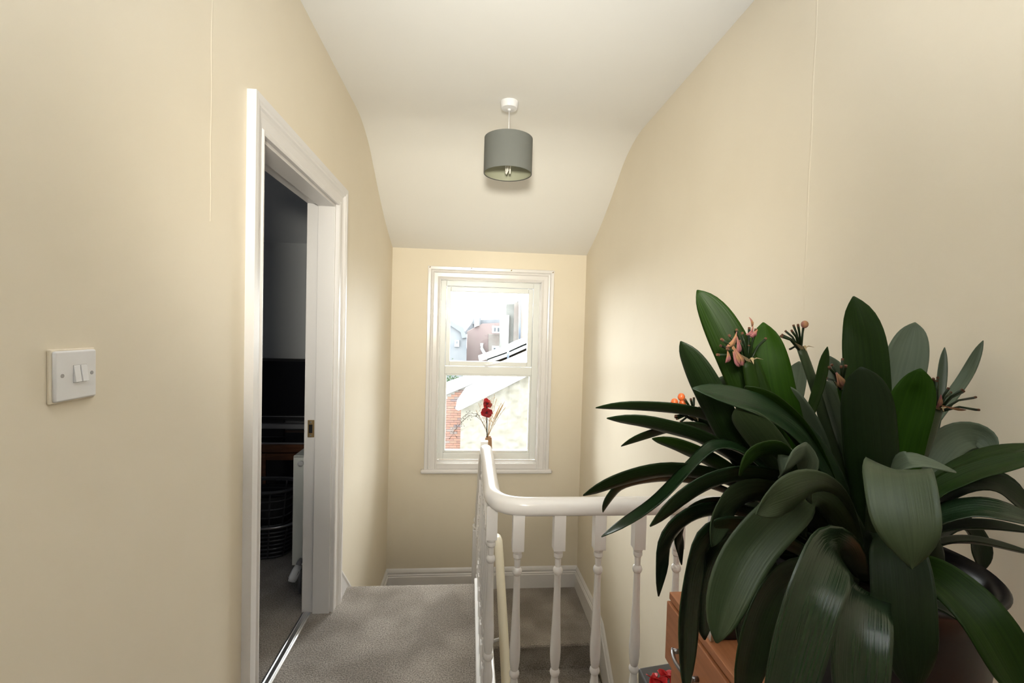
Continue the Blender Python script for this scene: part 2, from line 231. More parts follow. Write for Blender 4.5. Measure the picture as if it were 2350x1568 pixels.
(5, [[0.613,0.7,1.165,-0.006,0.0162,-0.0019],[0.5825,0.6923,1.1954,-0.0071,0.0182,-0.0026],[0.5416,0.6819,1.2332,-0.0091,0.0203,-0.005],[0.5038,0.6727,1.2585,-0.0108,0.0206,-0.0101],[0.4665,0.6636,1.2765,-0.0111,0.0194,-0.0162],[0.4345,0.6545,1.2842,-0.0066,0.0143,-0.0232],[0.4072,0.6455,1.2823,0.0007,0.0098,-0.0262],[0.3845,0.6364,1.2762,0.0074,0.0072,-0.0259],[0.3666,0.6273,1.2656,0.0127,0.0057,-0.0226],[0.3524,0.6181,1.2535,0.0147,0.0047,-0.0172],[0.3417,0.6077,1.2391,0.0115,0.0034,-0.0103],[0.335,0.6,1.228,0.0008,0.0003,-0.0007]]),
(5, [[0.615,0.66,1.185,-0.0118,0.0111,-0.0063],[0.5743,0.6445,1.2345,-0.0138,0.0123,-0.0081],[0.5212,0.6238,1.2892,-0.0146,0.01,-0.0155],[0.4781,0.605,1.3,0.0044,-0.0081,-0.0239],[0.4386,0.5867,1.2867,0.0132,-0.0124,-0.0207],[0.403,0.5708,1.2726,0.015,-0.0128,-0.0199],[0.3711,0.5572,1.2547,0.0174,-0.013,-0.0176],[0.3459,0.5456,1.2348,0.0202,-0.0128,-0.0144],[0.3278,0.5361,1.2127,0.0213,-0.0116,-0.0106],[0.3147,0.5287,1.1906,0.0196,-0.0092,-0.0066],[0.3065,0.5233,1.1672,0.0139,-0.0058,-0.0031],[0.302,0.52,1.15,0.001,-0.0004,-0.0002]]),
(5, [[0.619,0.66,1.164,-0.0013,0.0051,0.0005],[0.6029,0.6516,1.2036,-0.0015,0.0049,0.0006],[0.5786,0.6371,1.2481,-0.0019,0.0047,0.0008],[0.5478,0.6154,1.2811,-0.0031,0.005,0.0003],[0.513,0.5926,1.3065,-0.0053,0.0061,-0.0026],[0.4743,0.5702,1.3237,-0.0074,0.0068,-0.0106],[0.4388,0.5506,1.3314,-0.0037,0.0034,-0.0195],[0.4071,0.5341,1.33,0.0016,0.0018,-0.0251],[0.3828,0.5249,1.3261,0.005,0.0021,-0.0237],[0.3648,0.5208,1.3199,0.0066,0.0012,-0.0197],[0.3485,0.5149,1.3139,0.0044,0.0002,-0.0113],[0.337,0.51,1.309,0.0002,-0.0,-0.0004]]),
(4, [[0.641,0.8,1.099,-0.0076,0.0125,-0.0093],[0.5945,0.7954,1.131,-0.0088,0.0141,-0.0117],[0.5362,0.7891,1.165,-0.0082,0.0129,-0.0183],[0.4964,0.7836,1.1666,0.0044,0.0057,-0.0249],[0.466,0.7782,1.15,0.0144,0.0036,-0.0234],[0.4437,0.7727,1.1326,0.0195,0.0033,-0.0198],[0.4295,0.7673,1.1122,0.0236,0.0041,-0.0145],[0.4193,0.7618,1.0897,0.0256,0.0053,-0.01],[0.413,0.7564,1.0644,0.0257,0.0063,-0.0065],[0.4095,0.7509,1.0404,0.0228,0.0067,-0.0037],[0.4087,0.7446,1.0169,0.0157,0.0052,-0.0016],[0.409,0.74,1.0,0.0011,0.0004,-0.0001]]),
(4, [[0.576,0.7,1.152,-0.0067,0.0157,-0.0033],[0.5492,0.6927,1.1719,-0.0078,0.0176,-0.0042],[0.5121,0.6825,1.1974,-0.01,0.0184,-0.0088],[0.4816,0.6727,1.2069,-0.0031,0.0111,-0.0222],[0.4585,0.6636,1.1955,0.0127,0.0084,-0.0221],[0.4394,0.6545,1.1758,0.0168,0.0088,-0.0206],[0.4236,0.6455,1.1591,0.018,0.0087,-0.0196],[0.4118,0.6364,1.1424,0.0196,0.0089,-0.0179],[0.4023,0.6273,1.1266,0.0192,0.0084,-0.0171],[0.3934,0.6175,1.1125,0.0167,0.0068,-0.0152],[0.386,0.6073,1.0998,0.0114,0.0045,-0.0102],[0.381,0.6,1.091,0.0008,0.0003,-0.0007]]),
(1, [[0.584,0.64,1.149,-0.0059,0.0066,-0.0055],[0.5486,0.6245,1.1679,-0.0082,0.0088,-0.0086],[0.5021,0.6038,1.1901,-0.0091,0.0083,-0.014],[0.463,0.5855,1.2001,-0.0057,0.0046,-0.0203],[0.4268,0.5673,1.2031,-0.0013,0.0014,-0.0241],[0.3969,0.5485,1.2016,0.0049,-0.0018,-0.0253],[0.3729,0.5295,1.1952,0.0115,-0.0018,-0.0242],[0.3542,0.515,1.1838,0.0176,0.001,-0.0207],[0.3411,0.5057,1.1669,0.0218,0.0036,-0.0151],[0.3311,0.4987,1.1465,0.0233,0.0052,-0.0099],[0.3236,0.4933,1.1194,0.0211,0.0053,-0.0062],[0.319,0.49,1.098,0.0028,0.0007,-0.0007]]),
(4, [[0.576,0.62,1.167,-0.0066,0.0082,-0.0002],[0.5384,0.5907,1.2072,-0.0101,0.0117,-0.0008],[0.4933,0.5545,1.2477,-0.0144,0.0125,-0.0057],[0.4535,0.5203,1.2677,-0.0036,-0.0061,-0.024],[0.4198,0.4912,1.2747,0.0123,-0.0145,-0.0206],[0.3939,0.4689,1.2681,0.0173,-0.0133,-0.0174],[0.3737,0.4528,1.2582,0.0192,-0.0117,-0.016],[0.3588,0.4428,1.2451,0.0225,-0.0095,-0.0122],[0.3441,0.4352,1.2175,0.0235,-0.0083,-0.0085],[0.3308,0.4305,1.1799,0.0233,-0.0076,-0.0064],[0.3215,0.4293,1.1422,0.019,-0.006,-0.0041],[0.316,0.43,1.112,0.002,-0.0006,-0.0004]]),
(4, [[0.565,0.58,1.128,-0.0052,0.0082,0.0012],[0.5426,0.5611,1.1611,-0.008,0.0121,0.0017],[0.5132,0.5358,1.1965,-0.0119,0.0146,0.001],[0.4816,0.5071,1.2198,-0.0153,0.0163,0.0021],[0.4557,0.4832,1.2308,-0.0128,0.0164,0.0142],[0.4389,0.4669,1.2276,-0.0188,0.0148,0.0116],[0.4257,0.4536,1.22,-0.0217,0.0132,0.0098],[0.4157,0.4429,1.2086,-0.0234,0.0114,0.0077],[0.4083,0.4352,1.1943,-0.0244,0.01,0.0052],[0.4035,0.4305,1.1752,-0.025,0.0091,0.0018],[0.4023,0.4293,1.1404,-0.0199,0.0071,0.0001],[0.403,0.43,1.107,-0.0021,0.0007,-0.0]]),
(5, [[0.631,0.66,1.144,-0.0072,0.0072,0.0006],[0.6023,0.6251,1.2227,-0.0096,0.0097,0.001],[0.5672,0.5811,1.2985,-0.0124,0.013,0.0022],[0.5316,0.5356,1.3489,-0.0158,0.0171,0.0046],[0.5005,0.5002,1.3712,-0.0187,0.0203,0.0054],[0.4761,0.4732,1.375,-0.0221,0.0201,-0.0071],[0.4606,0.4546,1.3662,-0.0217,0.0204,-0.0048],[0.4493,0.4397,1.3538,-0.0213,0.02,-0.0047],[0.4423,0.4287,1.3389,-0.0207,0.0192,-0.0051],[0.4399,0.4217,1.3239,-0.0184,0.0172,-0.0044],[0.4414,0.4193,1.3059,-0.0114,0.0109,-0.0022],[0.445,0.42,1.289,-0.0001,0.0001,-0.0]]),
(1, [[0.59,0.62,1.166,-0.0065,0.0069,0.0012],[0.5677,0.5895,1.2183,-0.0099,0.0108,0.0025],[0.5467,0.5584,1.262,-0.0117,0.0143,0.0063],[0.5322,0.5336,1.2802,-0.0122,0.0031,-0.0203],[0.5146,0.5068,1.2735,-0.0196,0.0167,-0.0066],[0.4995,0.485,1.2547,-0.0206,0.0191,-0.0039],[0.4908,0.4728,1.2326,-0.0206,0.0197,-0.0027],[0.4855,0.4642,1.2088,-0.0202,0.0195,-0.0025],[0.4841,0.4596,1.1847,-0.0195,0.0184,-0.0029],[0.4881,0.4597,1.1626,-0.0157,0.0144,-0.003],[0.4924,0.46,1.1429,-0.0097,0.0086,-0.0021],[0.496,0.46,1.128,-0.0003,0.0002,-0.0001]]),
(0, [[0.62,0.62,1.185,0.0095,0.0049,0.0137],[0.6155,0.5989,1.1956,0.0109,0.0051,0.0151],[0.6095,0.5695,1.2095,0.0141,0.0037,0.0163],[0.6052,0.5446,1.2168,0.0194,-0.0008,0.0141],[0.603,0.5248,1.216,0.0232,-0.0036,0.0101],[0.602,0.5076,1.2111,0.0252,-0.0038,0.0088],[0.6021,0.4932,1.2049,0.0265,-0.0035,0.0083],[0.6029,0.4818,1.1975,0.0267,-0.0026,0.0081],[0.6058,0.4723,1.1859,0.0263,-0.0021,0.0092],[0.6128,0.4633,1.1651,0.0259,-0.0026,0.0101],[0.6232,0.4554,1.1368,0.0208,-0.0024,0.0083],[0.631,0.45,1.116,0.001,-0.0001,0.0004]]),
(3, [[0.594,0.56,1.176,0.0116,0.0127,-0.0024],[0.5998,0.5546,1.1752,0.0124,0.0136,-0.0025],[0.6082,0.5467,1.1742,0.0138,0.0146,-0.0027],[0.6166,0.5382,1.1725,0.0159,0.015,-0.003],[0.6226,0.5306,1.1702,0.0189,0.0135,-0.0038],[0.6263,0.5235,1.1681,0.0213,0.0114,-0.0051],[0.629,0.5165,1.1652,0.0222,0.0121,-0.0057],[0.6318,0.5094,1.1597,0.0225,0.0149,-0.004],[0.6359,0.5018,1.1493,0.0229,0.016,-0.0019],[0.6409,0.4933,1.1334,0.023,0.0159,-0.0011],[0.6457,0.4854,1.1172,0.0189,0.013,-0.0007],[0.649,0.48,1.106,0.0009,0.0006,-0.0]]),
(0, [[0.734,0.76,1.11,-0.0156,0.0141,-0.0018],[0.7289,0.7631,1.1788,-0.018,0.0163,-0.002],[0.7228,0.7672,1.2665,-0.0211,0.0192,-0.0022],[0.7198,0.7709,1.3322,-0.0234,0.0214,-0.0021],[0.7184,0.7745,1.3872,-0.0251,0.0229,-0.0023],[0.7176,0.7782,1.4292,-0.0251,0.0228,-0.0027],[0.7173,0.7818,1.4589,-0.0251,0.0227,-0.0032],[0.7167,0.7855,1.488,-0.025,0.0227,-0.0035],[0.7159,0.7891,1.5169,-0.0239,0.0216,-0.0043],[0.7131,0.7928,1.5446,-0.0208,0.0189,-0.006],[0.7066,0.7969,1.5737,-0.0141,0.0129,-0.0053],[0.701,0.8,1.595,-0.001,0.0009,-0.0004]]),
(1, [[0.653,0.66,1.143,-0.0161,0.0143,-0.0029],[0.6447,0.6608,1.1933,-0.0189,0.0168,-0.0034],[0.6345,0.6618,1.2562,-0.0223,0.0198,-0.0038],[0.6285,0.6627,1.2974,-0.0245,0.0219,-0.0039],[0.6244,0.6636,1.3289,-0.026,0.0233,-0.0038],[0.621,0.6645,1.359,-0.026,0.0234,-0.0034],[0.6185,0.6655,1.3864,-0.026,0.0234,-0.0034],[0.6161,0.6664,1.4097,-0.0256,0.023,-0.0037],[0.6139,0.6673,1.4286,-0.0238,0.0213,-0.0042],[0.6114,0.6682,1.4454,-0.0203,0.018,-0.0047],[0.6078,0.6692,1.4621,-0.0135,0.0119,-0.0038],[0.605,0.67,1.474,-0.001,0.0009,-0.0003]]),
(2, [[0.72,0.74,1.098,-0.0141,0.0146,0.0015],[0.7253,0.7385,1.1615,-0.0168,0.0174,0.0018],[0.7319,0.7364,1.2407,-0.0201,0.0208,0.0023],[0.7365,0.7345,1.2924,-0.0221,0.0231,0.003],[0.7403,0.7327,1.331,-0.0224,0.0236,0.0038],[0.745,0.7309,1.3646,-0.0222,0.0237,0.0051],[0.7504,0.7291,1.3921,-0.0218,0.0235,0.0059],[0.7543,0.7273,1.4139,-0.0206,0.0222,0.0057],[0.7567,0.7255,1.4291,-0.0187,0.0202,0.0051],[0.7582,0.7236,1.443,-0.016,0.0172,0.0034],[0.7588,0.7215,1.4586,-0.0107,0.0114,0.0018],[0.759,0.72,1.47,-0.0009,0.001,0.0001]]),
(6, [[0.849,0.86,1.083,-0.0162,0.0161,0.0003],[0.8542,0.8631,1.196,-0.0204,0.0203,0.0004],[0.8616,0.8672,1.3299,-0.0253,0.0253,0.0009],[0.8689,0.8709,1.3918,-0.0259,0.0261,0.0023],[0.8767,0.8745,1.4176,-0.0256,0.0261,0.0043],[0.8851,0.8782,1.4447,-0.0255,0.0261,0.0049],[0.8939,0.8818,1.4681,-0.0251,0.0257,0.0054],[0.9022,0.8855,1.4893,-0.0237,0.0244,0.0051],[0.91,0.8891,1.5083,-0.0214,0.0219,0.0046],[0.9175,0.8928,1.5254,-0.0177,0.0182,0.0038],[0.9253,0.8969,1.5421,-0.0116,0.0119,0.0025],[0.931,0.9,1.554,-0.001,0.001,0.0002]]),
(0, [[0.628,0.82,1.315,-0.0017,0.0065,0.0009],[0.6299,0.8185,1.3285,-0.0018,0.0071,0.001],[0.6328,0.8165,1.3475,-0.002,0.0078,0.0012],[0.6358,0.8145,1.365,-0.0021,0.0085,0.0014],[0.6391,0.8127,1.3804,-0.0022,0.0091,0.0016],[0.6425,0.8109,1.3954,-0.0024,0.0097,0.0017],[0.6454,0.8091,1.4104,-0.0025,0.0103,0.0018],[0.6481,0.8073,1.425,-0.0026,0.0106,0.0017],[0.6505,0.8055,1.4407,-0.0027,0.0106,0.0014],[0.6524,0.8035,1.4608,-0.0027,0.0105,0.0012],[0.654,0.8015,1.4842,-0.0022,0.0084,0.0009],[0.655,0.8,1.501,-0.0001,0.0004,0.0]]),
(6, [[0.844,0.92,1.196,-0.003,0.017,-0.0019],[0.838,0.922,1.2233,-0.0033,0.0188,-0.0021],[0.8293,0.9249,1.2628,-0.0037,0.0215,-0.0024],[0.8206,0.928,1.3035,-0.0042,0.0242,-0.0029],[0.8143,0.9309,1.3354,-0.0044,0.0263,-0.0034],[0.8104,0.9336,1.3603,-0.0045,0.0274,-0.0039],[0.8075,0.9364,1.3819,-0.0044,0.0273,-0.0042],[0.8044,0.9391,1.4022,-0.0045,0.0273,-0.0045],[0.7997,0.942,1.4232,-0.0045,0.0268,-0.0049],[0.7937,0.9451,1.4448,-0.004,0.0236,-0.0047],[0.788,0.948,1.4638,-0.0027,0.0163,-0.0033],[0.784,0.95,1.477,-0.0002,0.0011,-0.0002]]),
(6, [[0.778,0.84,1.172,-0.0042,0.0167,-0.0021],[0.7714,0.8414,1.1968,-0.0047,0.0184,-0.0023],[0.762,0.8435,1.2325,-0.0053,0.0209,-0.0026],[0.7519,0.8457,1.2698,-0.006,0.0235,-0.0031],[0.7433,0.8476,1.3001,-0.0067,0.0256,-0.0036],[0.7355,0.8492,1.3255,-0.0071,0.0268,-0.004],[0.7281,0.8508,1.3485,-0.0071,0.0267,-0.0043],[0.7212,0.8524,1.3694,-0.0071,0.0267,-0.0047],[0.7147,0.8543,1.389,-0.0068,0.0258,-0.0051],[0.7083,0.8565,1.4075,-0.0058,0.0221,-0.0048],[0.7028,0.8586,1.4231,-0.0039,0.0149,-0.0033],[0.699,0.86,1.434,-0.0003,0.0011,-0.0002]]),
(6, [[0.668,0.92,1.253,-0.0051,0.0166,-0.001],[0.6708,0.922,1.2717,-0.0056,0.0182,-0.0011],[0.6748,0.9249,1.2987,-0.0063,0.0205,-0.0013],[0.6792,0.928,1.3269,-0.007,0.0229,-0.0015],[0.6833,0.9309,1.3499,-0.0077,0.0249,-0.0018],[0.6873,0.9336,1.3689,-0.0083,0.0265,-0.0022],[0.6914,0.9364,1.3861,-0.0084,0.0266,-0.0023],[0.6956,0.9391,1.4025,-0.0084,0.0266,-0.0022],[0.7002,0.942,1.4195,-0.0085,0.0265,-0.0022],[0.7055,0.9451,1.4372,-0.0077,0.0239,-0.0019],[0.7105,0.948,1.453,-0.0054,0.0168,-0.0013],[0.714,0.95,1.464,-0.0003,0.0011,-0.0001]]),
(6, [[0.588,0.93,1.333,0.0003,0.0163,-0.006],[0.5858,0.9351,1.3467,0.0003,0.0179,-0.0066],[0.5828,0.9425,1.3664,0.0003,0.0204,-0.007],[0.5778,0.9485,1.3857,-0.0005,0.0233,-0.0054],[0.5699,0.9496,1.3984,-0.0057,0.025,-0.0016],[0.5576,0.9453,1.4064,-0.0125,0.024,-0.0046],[0.5434,0.9382,1.4109,-0.0131,0.0213,-0.0126],[0.5305,0.9316,1.4117,-0.0042,0.0166,-0.0222],[0.521,0.9274,1.4071,0.0132,0.0131,-0.0208],[0.5133,0.9242,1.3961,0.0184,0.0119,-0.0137],[0.5072,0.9217,1.3836,0.0139,0.0085,-0.0085],[0.503,0.92,1.375,0.0008,0.0005,-0.0005]]),
(6, [[0.662,0.78,1.222,-0.0058,0.0162,-0.0026],[0.6536,0.7806,1.2446,-0.0065,0.018,-0.0029],[0.6415,0.7814,1.2771,-0.0074,0.0206,-0.0034],[0.6286,0.7824,1.3102,-0.0085,0.0232,-0.0043],[0.6176,0.7833,1.3351,-0.0094,0.0249,-0.0058],[0.608,0.7844,1.3531,-0.0098,0.0252,-0.0074],[0.5988,0.7856,1.3677,-0.0098,0.0249,-0.0083],[0.5899,0.7867,1.3813,-0.0099,0.0249,-0.0081],[0.5809,0.7876,1.3959,-0.0097,0.0244,-0.0077],[0.5714,0.7886,1.4108,-0.0085,0.0214,-0.0068],[0.5629,0.7894,1.4239,-0.0059,0.0146,-0.0047],[0.557,0.79,1.433,-0.0004,0.001,-0.0003]]),
(0, [[0.627,0.72,1.222,-0.0025,0.0172,-0.0005],[0.612,0.7186,1.2475,-0.0028,0.0191,-0.0006],[0.5904,0.7165,1.2843,-0.0033,0.0219,-0.0007],[0.5675,0.7143,1.3214,-0.0041,0.0246,-0.0011],[0.548,0.7124,1.3487,-0.0054,0.0266,-0.0022],[0.5311,0.7108,1.3678,-0.0065,0.027,-0.0038],[0.5151,0.7092,1.3826,-0.0072,0.0266,-0.0051],[0.4993,0.7076,1.3957,-0.0075,0.0263,-0.0058],[0.4827,0.7057,1.4087,-0.0077,0.0255,-0.0065],[0.4647,0.7035,1.4208,-0.007,0.022,-0.0065],[0.4484,0.7014,1.4309,-0.0048,0.015,-0.0047],[0.437,0.7,1.438,-0.0003,0.001,-0.0003]]),
(5, [[0.548,0.68,1.239,-0.0089,0.0137,-0.006],[0.5358,0.6786,1.2539,-0.0097,0.015,-0.0065],[0.5183,0.6765,1.2754,-0.0109,0.0168,-0.0073],[0.4997,0.6743,1.298,-0.0122,0.0188,-0.0082],[0.4843,0.6724,1.3167,-0.0133,0.0204,-0.0088],[0.4712,0.6708,1.3328,-0.0142,0.0218,-0.0094],[0.459,0.6692,1.3476,-0.0144,0.022,-0.0097],[0.4471,0.6676,1.3615,-0.0145,0.0216,-0.0103],[0.4343,0.6657,1.3751,-0.0145,0.0211,-0.011],[0.4204,0.6635,1.3888,-0.0131,0.0189,-0.0104],[0.4078,0.6614,1.4007,-0.0092,0.0131,-0.0074],[0.399,0.66,1.409,-0.0006,0.0008,-0.0005]]),
(6, [[0.6,0.82,1.182,-0.0057,0.0161,-0.003],[0.589,0.82,1.2032,-0.0064,0.018,-0.0033],[0.5733,0.82,1.2338,-0.0074,0.0207,-0.0039],[0.5566,0.82,1.2651,-0.0085,0.0234,-0.0047],[0.5428,0.82,1.2889,-0.0096,0.0254,-0.0059],[0.5309,0.82,1.3072,-0.0099,0.0253,-0.0068],[0.5198,0.82,1.3224,-0.0101,0.025,-0.0077],[0.5094,0.82,1.3351,-0.0101,0.0243,-0.0089],[0.4991,0.82,1.346,-0.0093,0.0219,-0.0101],[0.4886,0.82,1.3544,-0.0075,0.0175,-0.01],[0.4794,0.82,1.3606,-0.0048,0.0114,-0.0071],[0.473,0.82,1.365,-0.0004,0.0009,-0.0006]]),
(0, [[0.497,0.64,1.23,0.0039,0.0164,0.0041],[0.4832,0.6338,1.2676,0.0044,0.0194,0.0051],[0.4652,0.6255,1.3127,0.0039,0.0229,0.0071],[0.4504,0.6182,1.3361,-0.001,0.0248,0.0094],[0.4365,0.6109,1.3482,-0.0083,0.0258,0.0072],[0.4228,0.6036,1.3566,-0.0134,0.0246,-0.0005],[0.4094,0.5964,1.3603,-0.0131,0.0211,-0.0129],[0.395,0.5891,1.3609,-0.0078,0.0185,-0.0195],[0.3794,0.5818,1.3585,-0.0029,0.0162,-0.0217],[0.3654,0.5745,1.3539,0.0023,0.0123,-0.0207],[0.3533,0.5662,1.3463,0.0042,0.0079,-0.0143],[0.345,0.56,1.34,0.0003,0.0005,-0.0009]]),
(6, [[0.47,0.6,1.297,0.004,0.0154,0.0069],[0.4645,0.596,1.3091,0.0045,0.0172,0.0077],[0.4566,0.5902,1.3266,0.0048,0.0197,0.0093],[0.4481,0.5839,1.3433,0.0038,0.0219,0.012],[0.4407,0.5782,1.3535,-0.0021,0.0223,0.0155],[0.4342,0.5727,1.3576,-0.018,0.0214,0.0006],[0.4279,0.5673,1.3584,-0.0106,0.0115,-0.0232],[0.4213,0.5618,1.358,-0.0077,0.0113,-0.0244],[0.4138,0.5561,1.3576,-0.0053,0.0118,-0.0247],[0.405,0.5498,1.3558,-0.0021,0.0106,-0.0229],[0.3967,0.544,1.3536,-0.0008,0.0075,-0.0161],[0.391,0.54,1.352,-0.0001,0.0005,-0.001]]),
(6, [[0.799,0.76,1.173,-0.0092,0.0147,0.0012],[0.8133,0.7663,1.2054,-0.0104,0.0165,0.0014],[0.834,0.7753,1.2496,-0.0119,0.0191,0.0023],[0.8568,0.7841,1.2838,-0.013,0.0211,0.0044],[0.8824,0.7933,1.3062,-0.0134,0.0224,0.0081],[0.9093,0.8018,1.3221,-0.0123,0.0219,0.0124],[0.9348,0.8078,1.3325,-0.0092,0.0192,0.0182],[0.9611,0.8124,1.3368,-0.0035,0.0138,0.0238],[0.9817,0.8131,1.3363,0.0066,0.0031,0.0248],[0.9895,0.8059,1.3301,0.0151,-0.0088,0.0153],[0.9877,0.7922,1.3183,0.0115,-0.0086,0.0075],[0.985,0.7817,1.3093,0.0008,-0.0006,0.0005]]),
(6, [[0.839,0.8,1.188,-0.0003,0.0173,-0.0016],[0.8508,0.802,1.2074,-0.0003,0.0192,-0.0018],[0.8677,0.8049,1.2354,-0.0005,0.0218,-0.002],[0.8867,0.808,1.2628,-0.0013,0.0246,-0.0023],[0.9052,0.8111,1.2807,-0.0038,0.0265,-0.0021],[0.926,0.8159,1.2908,-0.0064,0.0272,0.0011],[0.9471,0.8204,1.2963,-0.005,0.0266,0.0071],[0.9646,0.8211,1.2986,0.0038,0.0236,0.0146],[0.9754,0.8146,1.2982,0.0191,0.0111,0.0161],[0.9808,0.801,1.2933,0.0219,0.0018,0.0107],[0.9833,0.786,1.2869,0.0156,-0.0002,0.0064],[0.985,0.7757,1.2826,0.001,-0.0,0.0004]]),
(0, [[0.698,0.7,1.179,0.0074,0.0156,-0.0022],[0.7116,0.6971,1.2045,0.0082,0.0173,-0.0025],[0.7308,0.693,1.2395,0.0092,0.0197,-0.003],[0.7493,0.6891,1.2679,0.0096,0.0219,-0.0037],[0.7667,0.6855,1.2883,0.0095,0.0238,-0.0043],[0.7842,0.6818,1.3048,0.0092,0.0256,-0.0045],[0.8016,0.6782,1.3183,0.0083,0.0264,-0.0041],[0.8185,0.6745,1.3279,0.0071,0.0269,-0.0031],[0.8369,0.6709,1.336,0.0058,0.0273,-0.0025],[0.8608,0.667,1.3444,0.0047,0.0266,-0.0019],[0.8888,0.6629,1.3525,0.0032,0.0199,-0.0011],[0.909,0.66,1.358,0.0002,0.0011,-0.0001]]),
(0, [[0.665,0.66,1.198,0.0067,0.016,-0.0002],[0.6763,0.6556,1.2234,0.0075,0.018,-0.0003],[0.6923,0.6495,1.258,0.0087,0.0207,-0.0004],[0.7075,0.6436,1.284,0.0094,0.0229,-0.0005],[0.7218,0.6382,1.2988,0.0095,0.0246,-0.0001],[0.736,0.6327,1.309,0.0098,0.0259,0.0005],[0.7497,0.6273,1.3188,0.01,0.0261,0.001],[0.7625,0.6218,1.3267,0.0097,0.0262,0.0015],[0.7768,0.6164,1.334,0.0083,0.0267,0.0011],[0.7967,0.6105,1.3428,0.0069,0.0263,0.0008],[0.8207,0.6044,1.3523,0.0048,0.0199,0.0006],[0.838,0.6,1.359,0.0003,0.0011,0.0]]),
(6, [[0.638,0.64,1.208,0.0065,0.0142,0.0075],[0.6249,0.628,1.242,0.0078,0.0167,0.009],[0.6073,0.6113,1.288,0.0096,0.0197,0.0114],[0.5946,0.5968,1.3211,0.0117,0.02,0.0154],[0.5875,0.5846,1.3379,0.0153,0.0143,0.0186],[0.5841,0.5741,1.3473,0.0204,0.0113,0.0155],[0.585,0.5668,1.354,0.0214,0.0169,0.0063],[0.5904,0.5627,1.3564,0.0113,0.0256,0.0008],[0.5993,0.5605,1.3562,0.0044,0.0271,0.0032],[0.6131,0.5593,1.3543,0.0016,0.025,0.0051],[0.6315,0.5596,1.3502,0.0006,0.0178,0.0046],[0.645,0.56,1.347,0.0,0.0011,0.0003]]),
(1, [[0.707,0.7,1.149,0.0056,0.0164,-0.0002],[0.7217,0.6954,1.184,0.0065,0.0187,-0.0002],[0.7414,0.6891,1.2274,0.0075,0.0216,-0.0003],[0.7588,0.6836,1.2553,0.008,0.0237,-0.0004],[0.776,0.6782,1.275,0.008,0.0255,-0.0],[0.7938,0.6727,1.2877,0.0073,0.027,0.0018],[0.8118,0.6673,1.2932,0.0074,0.0264,0.0056],[0.828,0.6618,1.2938,0.01,0.0241,0.01],[0.8416,0.6564,1.2898,0.0141,0.0197,0.0139],[0.8579,0.6509,1.279,0.017,0.0155,0.0154],[0.882,0.6446,1.2568,0.0146,0.011,0.0125],[0.901,0.64,1.238,0.0008,0.0005,0.0006]]),
(4, [[0.64,0.64,1.174,0.0075,0.0156,0.0009],[0.6493,0.6342,1.1967,0.0085,0.0176,0.0011],[0.6624,0.626,1.2275,0.0099,0.0201,0.0013],[0.6749,0.6182,1.2503,0.0114,0.0219,0.0015],[0.6867,0.6109,1.2632,0.0126,0.0231,0.002],[0.6983,0.6036,1.2715,0.0136,0.024,0.0028],[0.7092,0.5964,1.2781,0.0147,0.0235,0.0038],[0.7188,0.5891,1.2824,0.0148,0.0233,0.0047],[0.7303,0.5818,1.284,0.0124,0.0244,0.0061],[0.7487,0.574,1.2821,0.0106,0.0242,0.0078],[0.772,0.5658,1.277,0.008,0.0185,0.0067],[0.789,0.56,1.273,0.0004,0.001,0.0004]]),
(1, [[0.64,0.64,1.174,0.0107,0.0135,-0.0021],[0.6477,0.636,1.1869,0.0115,0.0146,-0.0023],[0.6587,0.6302,1.2055,0.0126,0.0162,-0.0028],[0.6714,0.6239,1.2238,0.0133,0.0181,-0.004],[0.6842,0.6182,1.2364,0.0128,0.0202,-0.0053],[0.6973,0.6127,1.244,0.0117,0.0225,-0.0056],[0.7113,0.6073,1.2489,0.0105,0.0247,-0.0054],[0.7272,0.6018,1.2521,0.0089,0.0261,-0.0047],[0.7467,0.5961,1.2541,0.0075,0.0267,-0.0036],[0.7712,0.5898,1.2539,0.0066,0.0266,-0.0024],[0.7947,0.584,1.2528,0.0049,0.0202,-0.0016],[0.811,0.58,1.252,0.0003,0.0011,-0.0001]]),
(1, [[0.731,0.7,1.141,0.0064,0.014,-0.0081],[0.7411,0.7,1.1491,0.0068,0.0147,-0.0085],[0.7556,0.7,1.1607,0.0068,0.0159,-0.0093],[0.7725,0.7,1.1719,0.0054,0.0177,-0.0102],[0.7896,0.7,1.1787,0.0031,0.0198,-0.0101],[0.8066,0.7,1.1824,0.0013,0.022,-0.0088],[0.8251,0.7,1.1838,0.0001,0.0242,-0.0068],[0.8474,0.7,1.1828,-0.0004,0.0264,-0.0044],[0.8772,0.7,1.1788,-0.0004,0.0279,-0.002],[0.9163,0.7,1.1708,-0.0001,0.028,-0.0006],[0.9545,0.7,1.1621,-0.0,0.0233,-0.0002],[0.981,0.7,1.156,-0.0,0.0011,-0.0]]),
(1, [[0.831,0.78,1.114,0.0039,0.0167,-0.0024],[0.8502,0.7785,1.1352,0.0045,0.0193,-0.0028],[0.8764,0.7765,1.1631,0.0049,0.0229,-0.0032],[0.8972,0.7745,1.1792,0.0037,0.0258,-0.0018],[0.9112,0.7727,1.1806,0.0054,0.0252,0.0095],[0.9221,0.7709,1.1748,0.0141,0.0185,0.0156],[0.9316,0.7691,1.1664,0.0204,0.0127,0.0144],[0.9393,0.7673,1.1537,0.0243,0.0087,0.0108],[0.9449,0.7655,1.1394,0.0261,0.0064,0.0071],[0.9481,0.7635,1.1248,0.0248,0.0042,0.0026],[0.9488,0.7615,1.1091,0.0177,0.0024,0.0003],[0.949,0.76,1.098,0.0011,0.0001,0.0]]),
